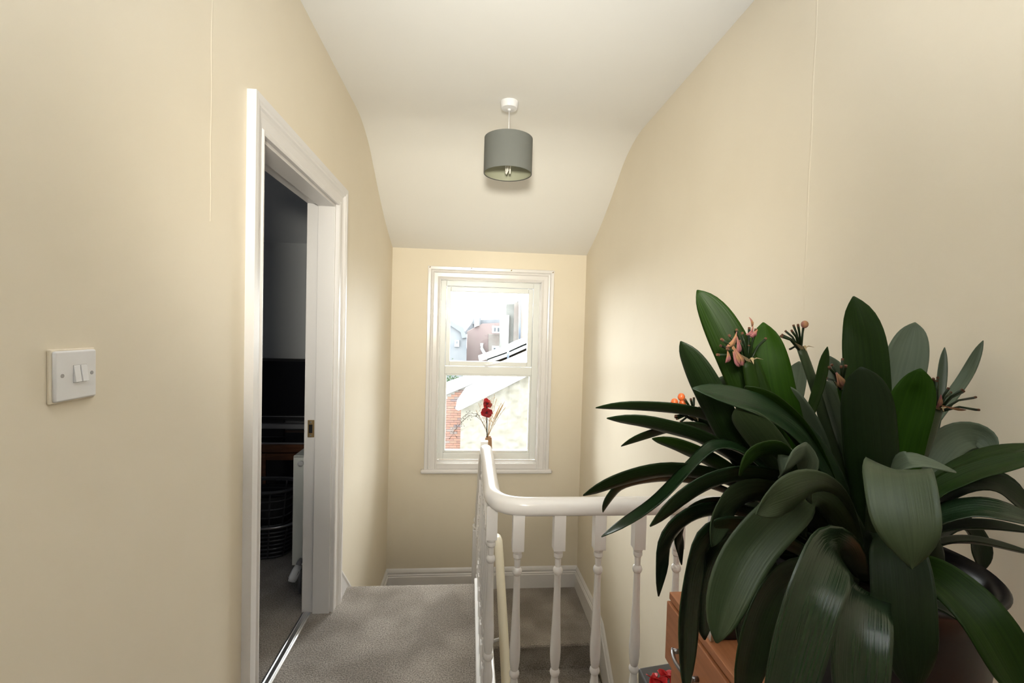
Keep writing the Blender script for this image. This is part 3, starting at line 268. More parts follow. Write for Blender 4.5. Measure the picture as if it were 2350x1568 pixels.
(6, [[0.917,0.85,1.22,0.0001,0.0068,-0.0004],[0.923,0.8514,1.2477,0.0002,0.0075,-0.0004],[0.9316,0.8535,1.2875,0.0002,0.0086,-0.0005],[0.9403,0.8557,1.3285,0.0002,0.0097,-0.0006],[0.9469,0.8576,1.3602,0.0002,0.0106,-0.0007],[0.9517,0.8592,1.3841,0.0002,0.011,-0.0008],[0.9555,0.8608,1.4046,0.0002,0.011,-0.0009],[0.9589,0.8624,1.4242,0.0002,0.011,-0.001],[0.9621,0.8643,1.4457,0.0002,0.0108,-0.001],[0.965,0.8665,1.4688,0.0002,0.0097,-0.001],[0.9674,0.8686,1.4895,0.0002,0.0067,-0.0007],[0.969,0.87,1.504,0.0,0.0004,-0.0]]),
(6, [[0.802,0.8,1.213,-0.0009,0.008,-0.0003],[0.8174,0.8026,1.2409,-0.0009,0.0088,-0.0003],[0.8395,0.8063,1.281,-0.0011,0.0099,-0.0003],[0.8642,0.8104,1.3231,-0.0013,0.0111,-0.0003],[0.8879,0.8143,1.3573,-0.0017,0.0121,-0.0003],[0.9143,0.8192,1.3859,-0.0022,0.0128,-0.0001],[0.9408,0.824,1.4118,-0.0021,0.0128,0.0001],[0.9626,0.8268,1.4361,-0.0013,0.0129,0.0005],[0.9756,0.8258,1.4601,-0.0004,0.0124,0.0016],[0.9815,0.8213,1.4842,-0.0,0.0105,0.0023],[0.9835,0.8158,1.5053,0.0,0.007,0.0018],[0.985,0.812,1.52,0.0,0.0005,0.0001]]),
(1, [[0.832,0.8,1.146,0.0056,0.0164,0.0012],[0.8431,0.7946,1.1683,0.0062,0.0183,0.0014],[0.859,0.7867,1.2005,0.0072,0.0211,0.0017],[0.8763,0.7782,1.2319,0.0083,0.0238,0.0021],[0.892,0.7706,1.2523,0.0091,0.0258,0.003],[0.9075,0.7635,1.264,0.0092,0.026,0.0047],[0.9227,0.7565,1.2702,0.01,0.0251,0.0074],[0.9368,0.7494,1.2721,0.0128,0.0225,0.0106],[0.9491,0.7418,1.2695,0.0176,0.0169,0.0126],[0.9606,0.7333,1.2604,0.0188,0.0112,0.0107],[0.9703,0.7254,1.2495,0.0135,0.0069,0.007],[0.977,0.72,1.242,0.0009,0.0005,0.0005]]),
(1, [[0.608,0.72,1.141,-0.0095,0.0039,-0.014],[0.5972,0.7286,1.1507,-0.0105,0.0044,-0.0155],[0.5815,0.741,1.1648,-0.0118,0.0048,-0.0179],[0.5663,0.7545,1.1781,-0.0126,0.0046,-0.0207],[0.5565,0.767,1.1858,-0.0119,0.0031,-0.0236],[0.552,0.779,1.1885,-0.0099,0.0001,-0.0262],[0.55,0.791,1.1883,-0.0066,-0.0032,-0.027],[0.5481,0.803,1.1866,-0.003,-0.0056,-0.0273],[0.5443,0.8155,1.184,0.0006,-0.0077,-0.0269],[0.5395,0.829,1.179,0.0031,-0.0084,-0.0241],[0.5351,0.8414,1.1737,0.0027,-0.0063,-0.0168],[0.532,0.85,1.17,0.0002,-0.0004,-0.001]]),
(1, [[0.61,0.72,1.111,-0.0059,0.0116,-0.0115],[0.6029,0.7266,1.1213,-0.0066,0.013,-0.0128],[0.5925,0.7361,1.1363,-0.0073,0.0146,-0.0151],[0.5826,0.7465,1.1505,-0.0073,0.0153,-0.0185],[0.5765,0.7561,1.1591,-0.0054,0.0126,-0.0234],[0.5743,0.7653,1.1626,-0.0022,0.0058,-0.0273],[0.5738,0.7747,1.1632,0.0018,-0.0002,-0.0279],[0.5734,0.7839,1.1624,0.0063,-0.0032,-0.0271],[0.5718,0.7935,1.1606,0.011,-0.0052,-0.0251],[0.5696,0.8039,1.1566,0.0131,-0.006,-0.0208],[0.5675,0.8134,1.1521,0.0099,-0.0044,-0.0141],[0.566,0.82,1.149,0.0006,-0.0003,-0.0009]]),
(1, [[0.593,0.72,1.134,0.0028,-0.0052,-0.0163],[0.5786,0.7266,1.1295,0.0031,-0.0057,-0.018],[0.5579,0.7361,1.1229,0.0035,-0.0065,-0.0204],[0.5373,0.7465,1.116,0.0041,-0.0073,-0.0228],[0.5233,0.7561,1.1103,0.0041,-0.0079,-0.0247],[0.5153,0.7653,1.1062,0.0037,-0.0086,-0.0261],[0.5102,0.7747,1.1024,0.005,-0.0097,-0.0258],[0.5051,0.7839,1.0972,0.0089,-0.0112,-0.0241],[0.4979,0.7935,1.0891,0.0121,-0.012,-0.0222],[0.4894,0.8039,1.0779,0.0131,-0.0117,-0.02],[0.4815,0.8134,1.0667,0.0098,-0.0085,-0.0142],[0.476,0.82,1.059,0.0006,-0.0005,-0.0008]]),
(1, [[0.633,0.72,1.111,-0.0071,0.0124,-0.0099],[0.6226,0.7214,1.1202,-0.008,0.0142,-0.0112],[0.6077,0.7235,1.1335,-0.0094,0.0166,-0.0134],[0.5927,0.7257,1.1466,-0.0106,0.0187,-0.0159],[0.5821,0.7276,1.1553,-0.0104,0.019,-0.0177],[0.5753,0.7292,1.1606,-0.0092,0.0178,-0.0195],[0.5704,0.7308,1.1637,-0.0067,0.0152,-0.0226],[0.5658,0.7324,1.1656,-0.0024,0.0109,-0.0255],[0.56,0.7343,1.1663,0.0031,0.0063,-0.0256],[0.5537,0.7365,1.1651,0.0064,0.0031,-0.0216],[0.548,0.7386,1.1633,0.0051,0.0016,-0.0143],[0.544,0.74,1.162,0.0004,0.0001,-0.001]]),
(1, [[0.633,0.72,1.111,-0.0112,0.0127,-0.0037],[0.6333,0.7266,1.1329,-0.0128,0.0145,-0.0042],[0.6336,0.7361,1.1645,-0.0151,0.017,-0.0051],[0.6346,0.7465,1.1948,-0.0173,0.0191,-0.0066],[0.637,0.7561,1.2136,-0.0184,0.0191,-0.0091],[0.6409,0.7653,1.2216,-0.0188,0.0161,-0.0131],[0.6456,0.7747,1.224,-0.0184,0.0122,-0.0172],[0.6505,0.7839,1.2245,-0.0176,0.0106,-0.0189],[0.6551,0.7935,1.2257,-0.0157,0.0082,-0.02],[0.6602,0.8039,1.2252,-0.0108,0.0035,-0.0199],[0.6648,0.8134,1.2239,-0.0063,0.0011,-0.014],[0.668,0.82,1.223,-0.0005,0.0001,-0.001]]),
(1, [[0.657,0.72,1.11,-0.0127,0.0117,-0.002],[0.6615,0.728,1.1288,-0.0142,0.0131,-0.0022],[0.6678,0.7396,1.156,-0.0163,0.015,-0.0026],[0.6751,0.7522,1.182,-0.0185,0.0168,-0.0032],[0.6824,0.7636,1.1978,-0.0202,0.0178,-0.0044],[0.69,0.7745,1.2041,-0.0211,0.0173,-0.0063],[0.6981,0.7855,1.2053,-0.0213,0.0162,-0.0084],[0.7063,0.7964,1.2049,-0.0213,0.0159,-0.0089],[0.7149,0.8078,1.2049,-0.0211,0.0154,-0.0094],[0.7247,0.8204,1.2031,-0.0187,0.0127,-0.0106],[0.7337,0.832,1.2007,-0.013,0.0088,-0.0074],[0.74,0.84,1.199,-0.0008,0.0006,-0.0005]]),
(1, [[0.713,0.72,1.109,-0.0092,0.0146,0.0016],[0.7244,0.7254,1.125,-0.0103,0.0163,0.0018],[0.7407,0.7333,1.1482,-0.0118,0.0186,0.002],[0.758,0.7418,1.1705,-0.0134,0.0209,0.0024],[0.7723,0.7494,1.1845,-0.0148,0.0224,0.003],[0.7844,0.7565,1.1909,-0.0156,0.0228,0.0048],[0.7956,0.7635,1.1932,-0.0149,0.0223,0.0081],[0.807,0.7706,1.1938,-0.0136,0.0218,0.0111],[0.8198,0.7782,1.194,-0.0113,0.0206,0.015],[0.8343,0.7867,1.1922,-0.007,0.0166,0.0178],[0.8477,0.7946,1.1897,-0.0039,0.0109,0.0135],[0.857,0.8,1.188,-0.0002,0.0007,0.0008]]),
(1, [[0.721,0.72,1.101,-0.0034,0.0158,0.0064],[0.7319,0.72,1.1068,-0.0038,0.0177,0.0072],[0.7476,0.72,1.1151,-0.0044,0.0204,0.0083],[0.7636,0.72,1.1235,-0.005,0.0231,0.0094],[0.7753,0.72,1.1298,-0.0056,0.0253,0.0098],[0.7833,0.72,1.1348,-0.0059,0.0257,0.0093],[0.7895,0.72,1.1389,-0.0055,0.0254,0.0103],[0.7957,0.72,1.1415,-0.0035,0.0239,0.0142],[0.8032,0.72,1.1422,0.0009,0.0199,0.0191],[0.8117,0.72,1.1407,0.0044,0.0144,0.0194],[0.8196,0.72,1.1385,0.0039,0.009,0.0138],[0.825,0.72,1.137,0.0003,0.0006,0.0009]]),
(1, [[0.608,0.72,1.133,-0.0027,0.0159,-0.0065],[0.6094,0.7295,1.1554,-0.003,0.0178,-0.0073],[0.6115,0.7431,1.1877,-0.0035,0.0205,-0.0089],[0.6144,0.7579,1.2187,-0.0041,0.0223,-0.012],[0.6186,0.7712,1.2376,-0.0054,0.0204,-0.018],[0.6244,0.7838,1.2451,-0.0073,0.0125,-0.024],[0.6311,0.7962,1.2468,-0.0066,0.0052,-0.0267],[0.6379,0.8088,1.2467,-0.0048,0.0032,-0.0274],[0.6444,0.8221,1.2474,-0.0024,0.0011,-0.0274],[0.6513,0.8369,1.2466,0.0011,-0.0026,-0.0242],[0.6576,0.8505,1.2451,0.0018,-0.0027,-0.0164],[0.662,0.86,1.244,0.0001,-0.0002,-0.0011]]),
(1, [[0.689,0.72,1.109,-0.0061,0.0152,-0.0056],[0.6956,0.7295,1.1274,-0.0068,0.0169,-0.0062],[0.7052,0.7431,1.154,-0.0078,0.0191,-0.0074],[0.7159,0.7579,1.1794,-0.0093,0.0206,-0.0094],[0.7265,0.7712,1.1946,-0.0119,0.02,-0.0125],[0.7374,0.7838,1.2004,-0.0157,0.0178,-0.0148],[0.7488,0.7962,1.2011,-0.0176,0.0159,-0.015],[0.7602,0.8088,1.2001,-0.0176,0.0147,-0.016],[0.772,0.8221,1.1993,-0.0173,0.013,-0.0177],[0.7849,0.8369,1.1966,-0.0164,0.0113,-0.0161],[0.7968,0.8505,1.1933,-0.0117,0.0078,-0.0113],[0.805,0.86,1.191,-0.0007,0.0005,-0.0007]]),
(1, [[0.625,0.72,1.111,0.0032,0.0052,-0.0163],[0.6138,0.7226,1.1096,0.0036,0.0058,-0.0182],[0.5975,0.7263,1.1075,0.0041,0.0067,-0.0209],[0.5813,0.7304,1.1057,0.0045,0.008,-0.0235],[0.5699,0.7342,1.1049,0.0039,0.0101,-0.0251],[0.5628,0.7381,1.1059,0.0029,0.0121,-0.0251],[0.5577,0.7419,1.1073,0.0045,0.011,-0.0254],[0.5529,0.7458,1.1075,0.0101,0.007,-0.0252],[0.5467,0.7496,1.105,0.0154,0.0041,-0.0229],[0.5398,0.7537,1.1,0.0166,0.0028,-0.0194],[0.5334,0.7574,1.0947,0.0122,0.0018,-0.0133],[0.529,0.76,1.091,0.0008,0.0001,-0.0008]]),
(1, [[0.657,0.72,1.11,-0.0091,0.0142,-0.0042],[0.6484,0.72,1.1288,-0.0106,0.0165,-0.0048],[0.636,0.72,1.1558,-0.0127,0.0198,-0.0059],[0.6235,0.72,1.1822,-0.0148,0.0226,-0.0073],[0.6145,0.72,1.1994,-0.0151,0.0219,-0.0087],[0.6085,0.72,1.2083,-0.0153,0.02,-0.0121],[0.6039,0.72,1.2128,-0.0142,0.0162,-0.0167],[0.5996,0.72,1.2158,-0.0124,0.0133,-0.0184],[0.5946,0.72,1.2191,-0.0095,0.0095,-0.0187],[0.5892,0.72,1.2211,-0.0052,0.0048,-0.0171],[0.5844,0.72,1.2222,-0.0026,0.0024,-0.0114],[0.581,0.72,1.223,-0.0002,0.0002,-0.0011]]),
(1, [[0.609,0.72,1.126,-0.003,0.0159,-0.0062],[0.6021,0.7254,1.1434,-0.0035,0.0183,-0.0071],[0.5921,0.7333,1.1685,-0.004,0.0215,-0.0087],[0.5825,0.7418,1.1927,-0.0043,0.0242,-0.0116],[0.5766,0.7494,1.2077,-0.003,0.0226,-0.0163],[0.5743,0.7565,1.2145,0.0003,0.0152,-0.0235],[0.5738,0.7635,1.2169,0.0049,0.0062,-0.0269],[0.5734,0.7706,1.2176,0.0079,0.0039,-0.0263],[0.5719,0.7782,1.2184,0.0105,0.0022,-0.0241],[0.57,0.7867,1.2176,0.0118,-0.0001,-0.0191],[0.5682,0.7946,1.2161,0.0086,-0.0005,-0.0124],[0.567,0.8,1.215,0.0006,-0.0,-0.0009]]),
(1, [[0.593,0.72,1.126,0.0051,0.0034,-0.0162],[0.5849,0.7306,1.1257,0.0055,0.0037,-0.0176],[0.5732,0.7459,1.1252,0.0064,0.0037,-0.0195],[0.5621,0.7626,1.1242,0.008,0.0025,-0.0214],[0.5554,0.7779,1.1223,0.0095,-0.0006,-0.0228],[0.5534,0.7926,1.1198,0.0099,-0.004,-0.0241],[0.5534,0.8074,1.1165,0.012,-0.0065,-0.0243],[0.5534,0.8221,1.1119,0.0164,-0.0074,-0.0215],[0.5517,0.8374,1.1049,0.02,-0.0071,-0.0183],[0.5492,0.8541,1.0949,0.021,-0.0065,-0.0157],[0.5467,0.8694,1.0849,0.0158,-0.0047,-0.0111],[0.545,0.88,1.078,0.0009,-0.0003,-0.0006]]),
(1, [[0.705,0.72,1.109,0.0007,0.0172,-0.0021],[0.7114,0.7226,1.1327,0.0008,0.0199,-0.0024],[0.7206,0.7263,1.167,0.0009,0.0237,-0.003],[0.7304,0.7304,1.2002,0.0008,0.0273,-0.0043],[0.7384,0.7342,1.2213,-0.0002,0.0272,-0.0066],[0.7452,0.7381,1.2313,-0.0036,0.0256,-0.0106],[0.7514,0.7419,1.2355,-0.0084,0.0239,-0.0118],[0.7578,0.7458,1.2379,-0.0093,0.0236,-0.01],[0.765,0.7496,1.2411,-0.0093,0.0224,-0.0072],[0.7731,0.7537,1.2428,-0.0089,0.0189,-0.003],[0.7807,0.7574,1.2435,-0.006,0.0125,-0.001],[0.786,0.76,1.244,-0.0005,0.001,-0.0001]])]
STALKS = [(0, [[0.574, 0.73, 1.204], [0.506, 0.73, 1.322], [0.475, 0.73, 1.41], [0.458, 0.73, 1.477]], 0.0137, [[[0.455, 0.73, 1.477], [0.397, 0.706, 1.511]], [[0.456, 0.73, 1.477], [0.423, 0.73, 1.518]], [[0.457, 0.73, 1.477], [0.45, 0.754, 1.528]], [[0.457, 0.73, 1.477], [0.435, 0.718, 1.509]], [[0.455, 0.73, 1.477], [0.415, 0.742, 1.5]], [[0.454, 0.73, 1.477], [0.391, 0.706, 1.486]], [[0.457, 0.73, 1.477], [0.446, 0.73, 1.523]], [[0.458, 0.73, 1.477], [0.473, 0.754, 1.531]], [[0.459, 0.73, 1.477], [0.462, 0.718, 1.529]], [[0.46, 0.73, 1.477], [0.496, 0.742, 1.514]], [[0.456, 0.73, 1.477], [0.407, 0.706, 1.496]], [[0.458, 0.73, 1.477], [0.459, 0.73, 1.502]]], [[[0.427, 0.715, 1.523], [0.42, 0.71, 1.503], [0.412, 0.715, 1.499], 10], [[0.419, 0.715, 1.503], [0.426, 0.71, 1.479], [0.437, 0.715, 1.468], 16], [[0.427, 0.715, 1.517], [0.43, 0.71, 1.496], [0.43, 0.715, 1.488], 9], [[0.412, 0.715, 1.494], [0.413, 0.71, 1.481], [0.412, 0.715, 1.473], 8], [[0.454, 0.715, 1.536], [0.451, 0.71, 1.521], [0.444, 0.715, 1.519], 6], [[0.462, 0.715, 1.527], [0.452, 0.71, 1.519], [0.451, 0.715, 1.518], 12], [[0.447, 0.715, 1.547], [0.449, 0.71, 1.542], [0.453, 0.715, 1.532], 4]], []), (5, [[0.777, 0.86, 1.182], [0.719, 0.86, 1.314], [0.681, 0.86, 1.418], [0.648, 0.86, 1.496]], 0.0113, [[[0.646, 0.86, 1.496], [0.588, 0.836, 1.518]], [[0.646, 0.86, 1.496], [0.607, 0.86, 1.521]], [[0.646, 0.86, 1.496], [0.631, 0.884, 1.529]], [[0.647, 0.86, 1.496], [0.618, 0.848, 1.53]], [[0.647, 0.86, 1.496], [0.639, 0.872, 1.541]], [[0.648, 0.86, 1.496], [0.622, 0.836, 1.541]], [[0.648, 0.86, 1.496], [0.652, 0.86, 1.544]], [[0.647, 0.86, 1.496], [0.642, 0.884, 1.492]]], [], [[0.65, 0.855, 1.542]]), (2, [[0.684, 0.72, 1.207], [0.658, 0.72, 1.311], [0.635, 0.72, 1.384], [0.617, 0.72, 1.436]], 0.0101, [[[0.616, 0.72, 1.436], [0.574, 0.696, 1.471]], [[0.616, 0.72, 1.436], [0.598, 0.72, 1.474]], [[0.616, 0.72, 1.436], [0.621, 0.744, 1.462]], [[0.617, 0.72, 1.436], [0.605, 0.708, 1.472]], [[0.618, 0.72, 1.436], [0.63, 0.732, 1.472]], [[0.618, 0.72, 1.436], [0.603, 0.696, 1.474]], [[0.617, 0.72, 1.436], [0.617, 0.72, 1.484]], [[0.616, 0.72, 1.436], [0.611, 0.744, 1.448]]], [[[0.593, 0.705, 1.461], [0.595, 0.7, 1.45], [0.604, 0.705, 1.438], 14]], []), (5, [[0.771, 0.76, 1.205], [0.801, 0.76, 1.291], [0.823, 0.76, 1.347], [0.837, 0.76, 1.396]], 0.0149, [[[0.837, 0.76, 1.396], [0.801, 0.736, 1.452]], [[0.837, 0.76, 1.396], [0.834, 0.76, 1.447]], [[0.837, 0.76, 1.396], [0.862, 0.784, 1.45]], [[0.839, 0.76, 1.396], [0.845, 0.748, 1.435]], [[0.839, 0.76, 1.396], [0.877, 0.772, 1.424]], [[0.84, 0.76, 1.396], [0.859, 0.736, 1.434]], [[0.84, 0.76, 1.396], [0.889, 0.76, 1.428]], [[0.842, 0.76, 1.396], [0.942, 0.784, 1.414]], [[0.842, 0.76, 1.396], [0.907, 0.748, 1.396]], [[0.836, 0.76, 1.396], [0.831, 0.772, 1.424]]], [[[0.829, 0.745, 1.404], [0.845, 0.74, 1.398], [0.876, 0.745, 1.396], 5], [[0.826, 0.745, 1.423], [0.819, 0.74, 1.413], [0.821, 0.745, 1.4], 10]], []), (1, [[0.576, 0.84, 1.242], [0.511, 0.84, 1.301], [0.466, 0.84, 1.338], [0.424, 0.84, 1.361]], 0.0079, [[[0.422, 0.84, 1.361], [0.377, 0.816, 1.367]], [[0.422, 0.84, 1.361], [0.39, 0.84, 1.357]], [[0.423, 0.84, 1.361], [0.41, 0.864, 1.347]], [[0.424, 0.84, 1.361], [0.411, 0.828, 1.397]], [[0.424, 0.84, 1.361], [0.429, 0.852, 1.396]], [[0.423, 0.84, 1.361], [0.394, 0.816, 1.398]], [[0.422, 0.84, 1.361], [0.387, 0.84, 1.36]], [[0.425, 0.84, 1.361], [0.447, 0.864, 1.375]]], [], [[0.396, 0.835, 1.399], [0.383, 0.835, 1.389], [0.399, 0.835, 1.388]])]
EXT = {'render': (13.0, [[-0.153, -2.752], [-0.2, -0.789], [1.609, 0.17], [3.111, 0.918], [3.228, -2.759]]),
 'rcope': (12.9, [[-0.355, -0.748], [-0.27, -0.796], [-0.151, -0.746], [1.592, 0.181], [3.087, 0.922], [3.073, 1.365], [1.069, 0.244], [-0.089, -0.333]]),
 'brick': (15.0, [[-1.401, -3.406], [-1.453, -0.99], [-0.783, -0.701], [0.64, -0.087], [2.578, 0.802], [2.703, -3.415]]),
 'bcope': (14.9, [[-1.443, -0.973], [-0.778, -0.686], [0.635, -0.076], [2.56, 0.807], [2.556, 0.948], [0.631, 0.078], [-0.783, -0.463], [-1.448, -0.751]]),
 'third': (19.0, [[0.079, -1.135], [1.063, 0.061], [1.559, 0.25], [2.269, 0.589], [3.975, 1.278], [4.048, -1.076]]),
 'tcope1': (18.9, [[0.401, 0.127], [1.551, 0.56], [2.071, 0.821], [3.227, 1.332], [3.223, 1.439], [2.032, 0.927], [1.548, 0.684], [0.398, 0.233]]),
 'tcope2': (18.7, [[0.748, 0.078], [1.531, 0.376], [2.23, 0.709], [3.91, 1.37], [3.906, 1.494], [2.209, 0.815], [1.528, 0.499], [0.745, 0.201]]),
 'red': (32.0, [[-0.194, -2.955], [-0.206, 1.204], [0.822, 1.769], [2.077, 1.864], [2.475, -2.916]]),
 'redroof': (34.0, [[-0.589, 0.889], [0.082, 1.794], [0.171, 2.018], [2.295, 2.142], [2.318, 1.283], [0.855, 1.244]]),
 'redchim': (33.5, [[0.145, 1.729], [0.164, 2.198], [0.757, 2.152], [0.739, 1.621]]),
 'dorm': (31.8, [[0.29, 1.515], [0.275, 2.107], [0.6, 2.117], [0.612, 1.643]]),
 'grey': (30.0, [[-3.167, -4.117], [-3.314, 2.827], [-1.234, 1.864], [-0.449, 1.468], [-0.211, 0.831], [-0.092, -4.084]]),
 'gwin': (29.8, [[-0.968, 0.235], [-0.95, 0.651], [-0.674, 0.63], [-0.692, 0.213]]),
 'w1': (31.9, [[1.461, 1.159], [1.463, 1.637], [2.032, 1.622], [2.06, 1.115]]),
 'w2': (31.9, [[1.495, -0.185], [1.483, 0.293], [2.052, 0.277], [2.066, -0.233]]),
 'bay': (31.0, [[1.266, -0.753], [1.248, 1.078], [1.945, 1.067], [2.022, -0.737]]),
 'tall': (25.0, [[2.005, -1.945], [1.901, 2.803], [2.371, 2.818], [2.668, 3.155], [2.81, -1.933]]),
 'tallr': (24.0, [[2.698, -1.795], [2.539, 3.089], [4.93, 4.165], [5.114, -1.759]]),
 'pipe': (18.5, [[1.515, 0.719], [1.528, 0.214]]),
 'tpipe': (23.8, [[2.508, 3.031], [2.566, 0.527]]),
 'wpipe': (23.9, [[1.673, 2.25], [1.663, 0.119]]),
 'tree': (22.0, [[-0.733, -1.257]]),
 'arc': (31.5, [[0.813, 0.44], [0.822, 0.087], [0.976, -0.205], [1.248, -0.435]])}
FLOWER = {'stem': [[0.178, 4.22, 0.517], [0.168, 4.2, 0.737]], 'low': [0.167, 4.19, 0.75], 'up': [0.169, 4.2, 0.832], 'fan': [[[0.186, 4.22, 0.525], [0.326, 4.18, 0.853]], [[0.186, 4.22, 0.525], [0.316, 4.2, 0.818]], [[0.186, 4.22, 0.525], [0.297, 4.22, 0.83]], [[0.186, 4.22, 0.525], [0.233, 4.18, 0.919]], [[0.186, 4.22, 0.525], [0.215, 4.2, 0.888]], [[0.186, 4.22, 0.525], [0.121, 4.22, 0.884]], [[0.186, 4.22, 0.525], [0.068, 4.18, 0.771]], [[0.186, 4.22, 0.525], [0.337, 4.2, 0.798]], [[0.186, 4.22, 0.525], [0.256, 4.22, 0.874]], [[0.186, 4.22, 0.525], [0.199, 4.18, 0.867]], [[0.186, 4.22, 0.525], [0.274, 4.2, 0.777]], [[0.186, 4.22, 0.525], [0.091, 4.22, 0.832]]], 'twig': [[0.168, 4.21, 0.591], [0.118, 4.2, 0.677], [0.07, 4.2, 0.716], [0.003, 4.19, 0.717], [-0.054, 4.18, 0.667], [-0.099, 4.18, 0.612], [-0.125, 4.17, 0.563]], 'twig2': [[0.168, 4.21, 0.591], [0.135, 4.22, 0.653], [0.082, 4.23, 0.73], [0.003, 4.24, 0.735], [-0.048, 4.24, 0.695]]}

# ------------------------------------------------------------------ builders
OFF = {}
def root(name, loc, label=None, cat=None, group=None, kind=None):
    o = bpy.data.objects.new(name, None); o.empty_display_size = 0.05; o.location = loc; col.objects.link(o)
    OFF[o.name] = Vector(loc); tagit(o, label, cat, group, kind); return o
def tagit(o, label=None, cat=None, group=None, kind=None):
    if label: o['label'] = label
    if cat: o['category'] = cat
    if group: o['group'] = group
    if kind: o['kind'] = kind
    return o
class MB:
    def __init__(s): s.v = []; s.f = []; s.uv = None
    def add(s, vs, fs):
        n = len(s.v); s.v += [tuple(v) for v in vs]; s.f += [tuple(i + n for i in f) for f in fs]; return s
    def box(s, x0, x1, y0, y1, z0, z1):
        vs = [(x, y, z) for x in (x0, x1) for y in (y0, y1) for z in (z0, z1)]
        return s.add(vs, [(0, 1, 3, 2), (4, 6, 7, 5), (0, 4, 5, 1), (2, 3, 7, 6), (0, 2, 6, 4), (1, 5, 7, 3)])
    def prism(s, pts, a0, a1, axis='X'):
        # pts in the plane perpendicular to axis: X->(y,z)  Y->(x,z)  Z->(x,y)
        mk = {'X': lambda p, a: (a, p[0], p[1]), 'Y': lambda p, a: (p[0], a, p[1]), 'Z': lambda p, a: (p[0], p[1], a)}[axis]
        n = len(pts); vs = [mk(p, a0) for p in pts] + [mk(p, a1) for p in pts]
        return s.add(vs, [tuple(range(n))[::-1], tuple(range(n, 2 * n))] + [(i, (i + 1) % n, n + (i + 1) % n, n + i) for i in range(n)])
    def lathe(s, prof, c=(0, 0, 0), seg=16, cap=True):
        n = len(prof); vs = []
        for r, z in prof:
            for k in range(seg):
                a = 2 * PI * k / seg; vs.append((c[0] + r * math.cos(a), c[1] + r * math.sin(a), c[2] + z))
        fs = [(i * seg + k, i * seg + (k + 1) % seg, (i + 1) * seg + (k + 1) % seg, (i + 1) * seg + k) for i in range(n - 1) for k in range(seg)]
        if cap: fs += [tuple(range(seg))[::-1], tuple(range((n - 1) * seg, n * seg))]
        return s.add(vs, fs)
    def sweep(s, path, prof, up=(0, 0, 1), closed_prof=True, scales=None):
        # prof: list of (side, up) offsets
        path = [Vector(p) for p in path]; n = len(path); m = len(prof); vs = []
        for i, p in enumerate(path):
            t = (path[min(i + 1, n - 1)] - path[max(i - 1, 0)]).normalized()
            upv = Vector(up)
            if abs(t.dot(upv)) > 0.97: upv = Vector((0, 1, 0)) if abs(t.y) < .9 else Vector((1, 0, 0))
            sd = t.cross(upv).normalized(); uu = sd.cross(t).normalized(); k = scales[i] if scales else 1
            for a, b in prof: vs.append(p + sd * a * k + uu * b * k)
        fs = [(i * m + j, i * m + (j + 1) % m, (i + 1) * m + (j + 1) % m, (i + 1) * m + j) for i in range(n - 1) for j in range(m)]
        fs += [tuple(range(m))[::-1], tuple(range((n - 1) * m, n * m))]
        return s.add(vs, fs)
    def tube(s, path, r, seg=8, scales=None):
        return s.sweep(path, [(r * math.cos(2 * PI * k / seg), r * math.sin(2 * PI * k / seg)) for k in range(seg)], scales=scales)
    def ball(s, c, r, seg=10, sc=(1, 1, 1)):
        prof = [(max(1e-4, r * math.sin(PI * i / 7)), -r * math.cos(PI * i / 7)) for i in range(8)]
        vs = []; n = len(s.v); s.lathe(prof, (0, 0, 0), seg)
        s.v[n:] = [(c[0] + v[0] * sc[0], c[1] + v[1] * sc[1], c[2] + v[2] * sc[2]) for v in s.v[n:]]; return s
    def mesh(s, name, mt, smooth=False, off=(0, 0, 0)):
        me = bpy.data.meshes.new(name)
        me.from_pydata([(v[0] - off[0], v[1] - off[1], v[2] - off[2]) for v in s.v], [], s.f)
        bm = bmesh.new(); bm.from_mesh(me); bmesh.ops.recalc_face_normals(bm, faces=bm.faces); bm.to_mesh(me); bm.free()
        me.materials.append(M[mt] if isinstance(mt, str) else mt)
        if smooth:
            me.polygons.foreach_set('use_smooth', [True] * len(me.polygons))
        me.update(); return me
    def build(s, name, mt, parent=None, smooth=False, bev=0.0, local=False, seg=2, **tags):
        off = Vector((0, 0, 0)) if (local or not parent) else OFF[parent.name]
        me = s.mesh(name, mt, smooth, off); o = bpy.data.objects.new(name, me); col.objects.link(o)
        if parent: o.parent = parent
        OFF[o.name] = off
        if smooth or bev:
            if bev:
                b = o.modifiers.new('bevel', 'BEVEL'); b.width = bev; b.segments = seg; b.limit_method = 'ANGLE'; b.angle_limit = 0.6
                me.polygons.foreach_set('use_smooth', [True] * len(me.polygons))
                b.harden_normals = True
        tagit(o, **tags); return o
def autosmooth(o, ang=0.6):
    me = o.data; bm = bmesh.new(); bm.from_mesh(me)
    for e in bm.edges:
        if len(e.link_faces) == 2 and e.calc_face_angle(0) > ang: e.smooth = False
    bm.to_mesh(me); bm.free(); return o
def link_copy(o, parent, loc=None):
    c = o.copy(); col.objects.link(c); c.parent = parent
    if loc is not None: c.location = loc
    return c
def qbez(a, b, c, n=8):
    a, b, c = Vector(a), Vector(b), Vector(c)
    return [(1 - t) ** 2 * a + 2 * t * (1 - t) * b + t * t * c for t in [i / n for i in range(n + 1)]]

XL, XR, YB, ZC = -0.6926, 1.036, 4.17, 2.779
S = dict(kind='structure')

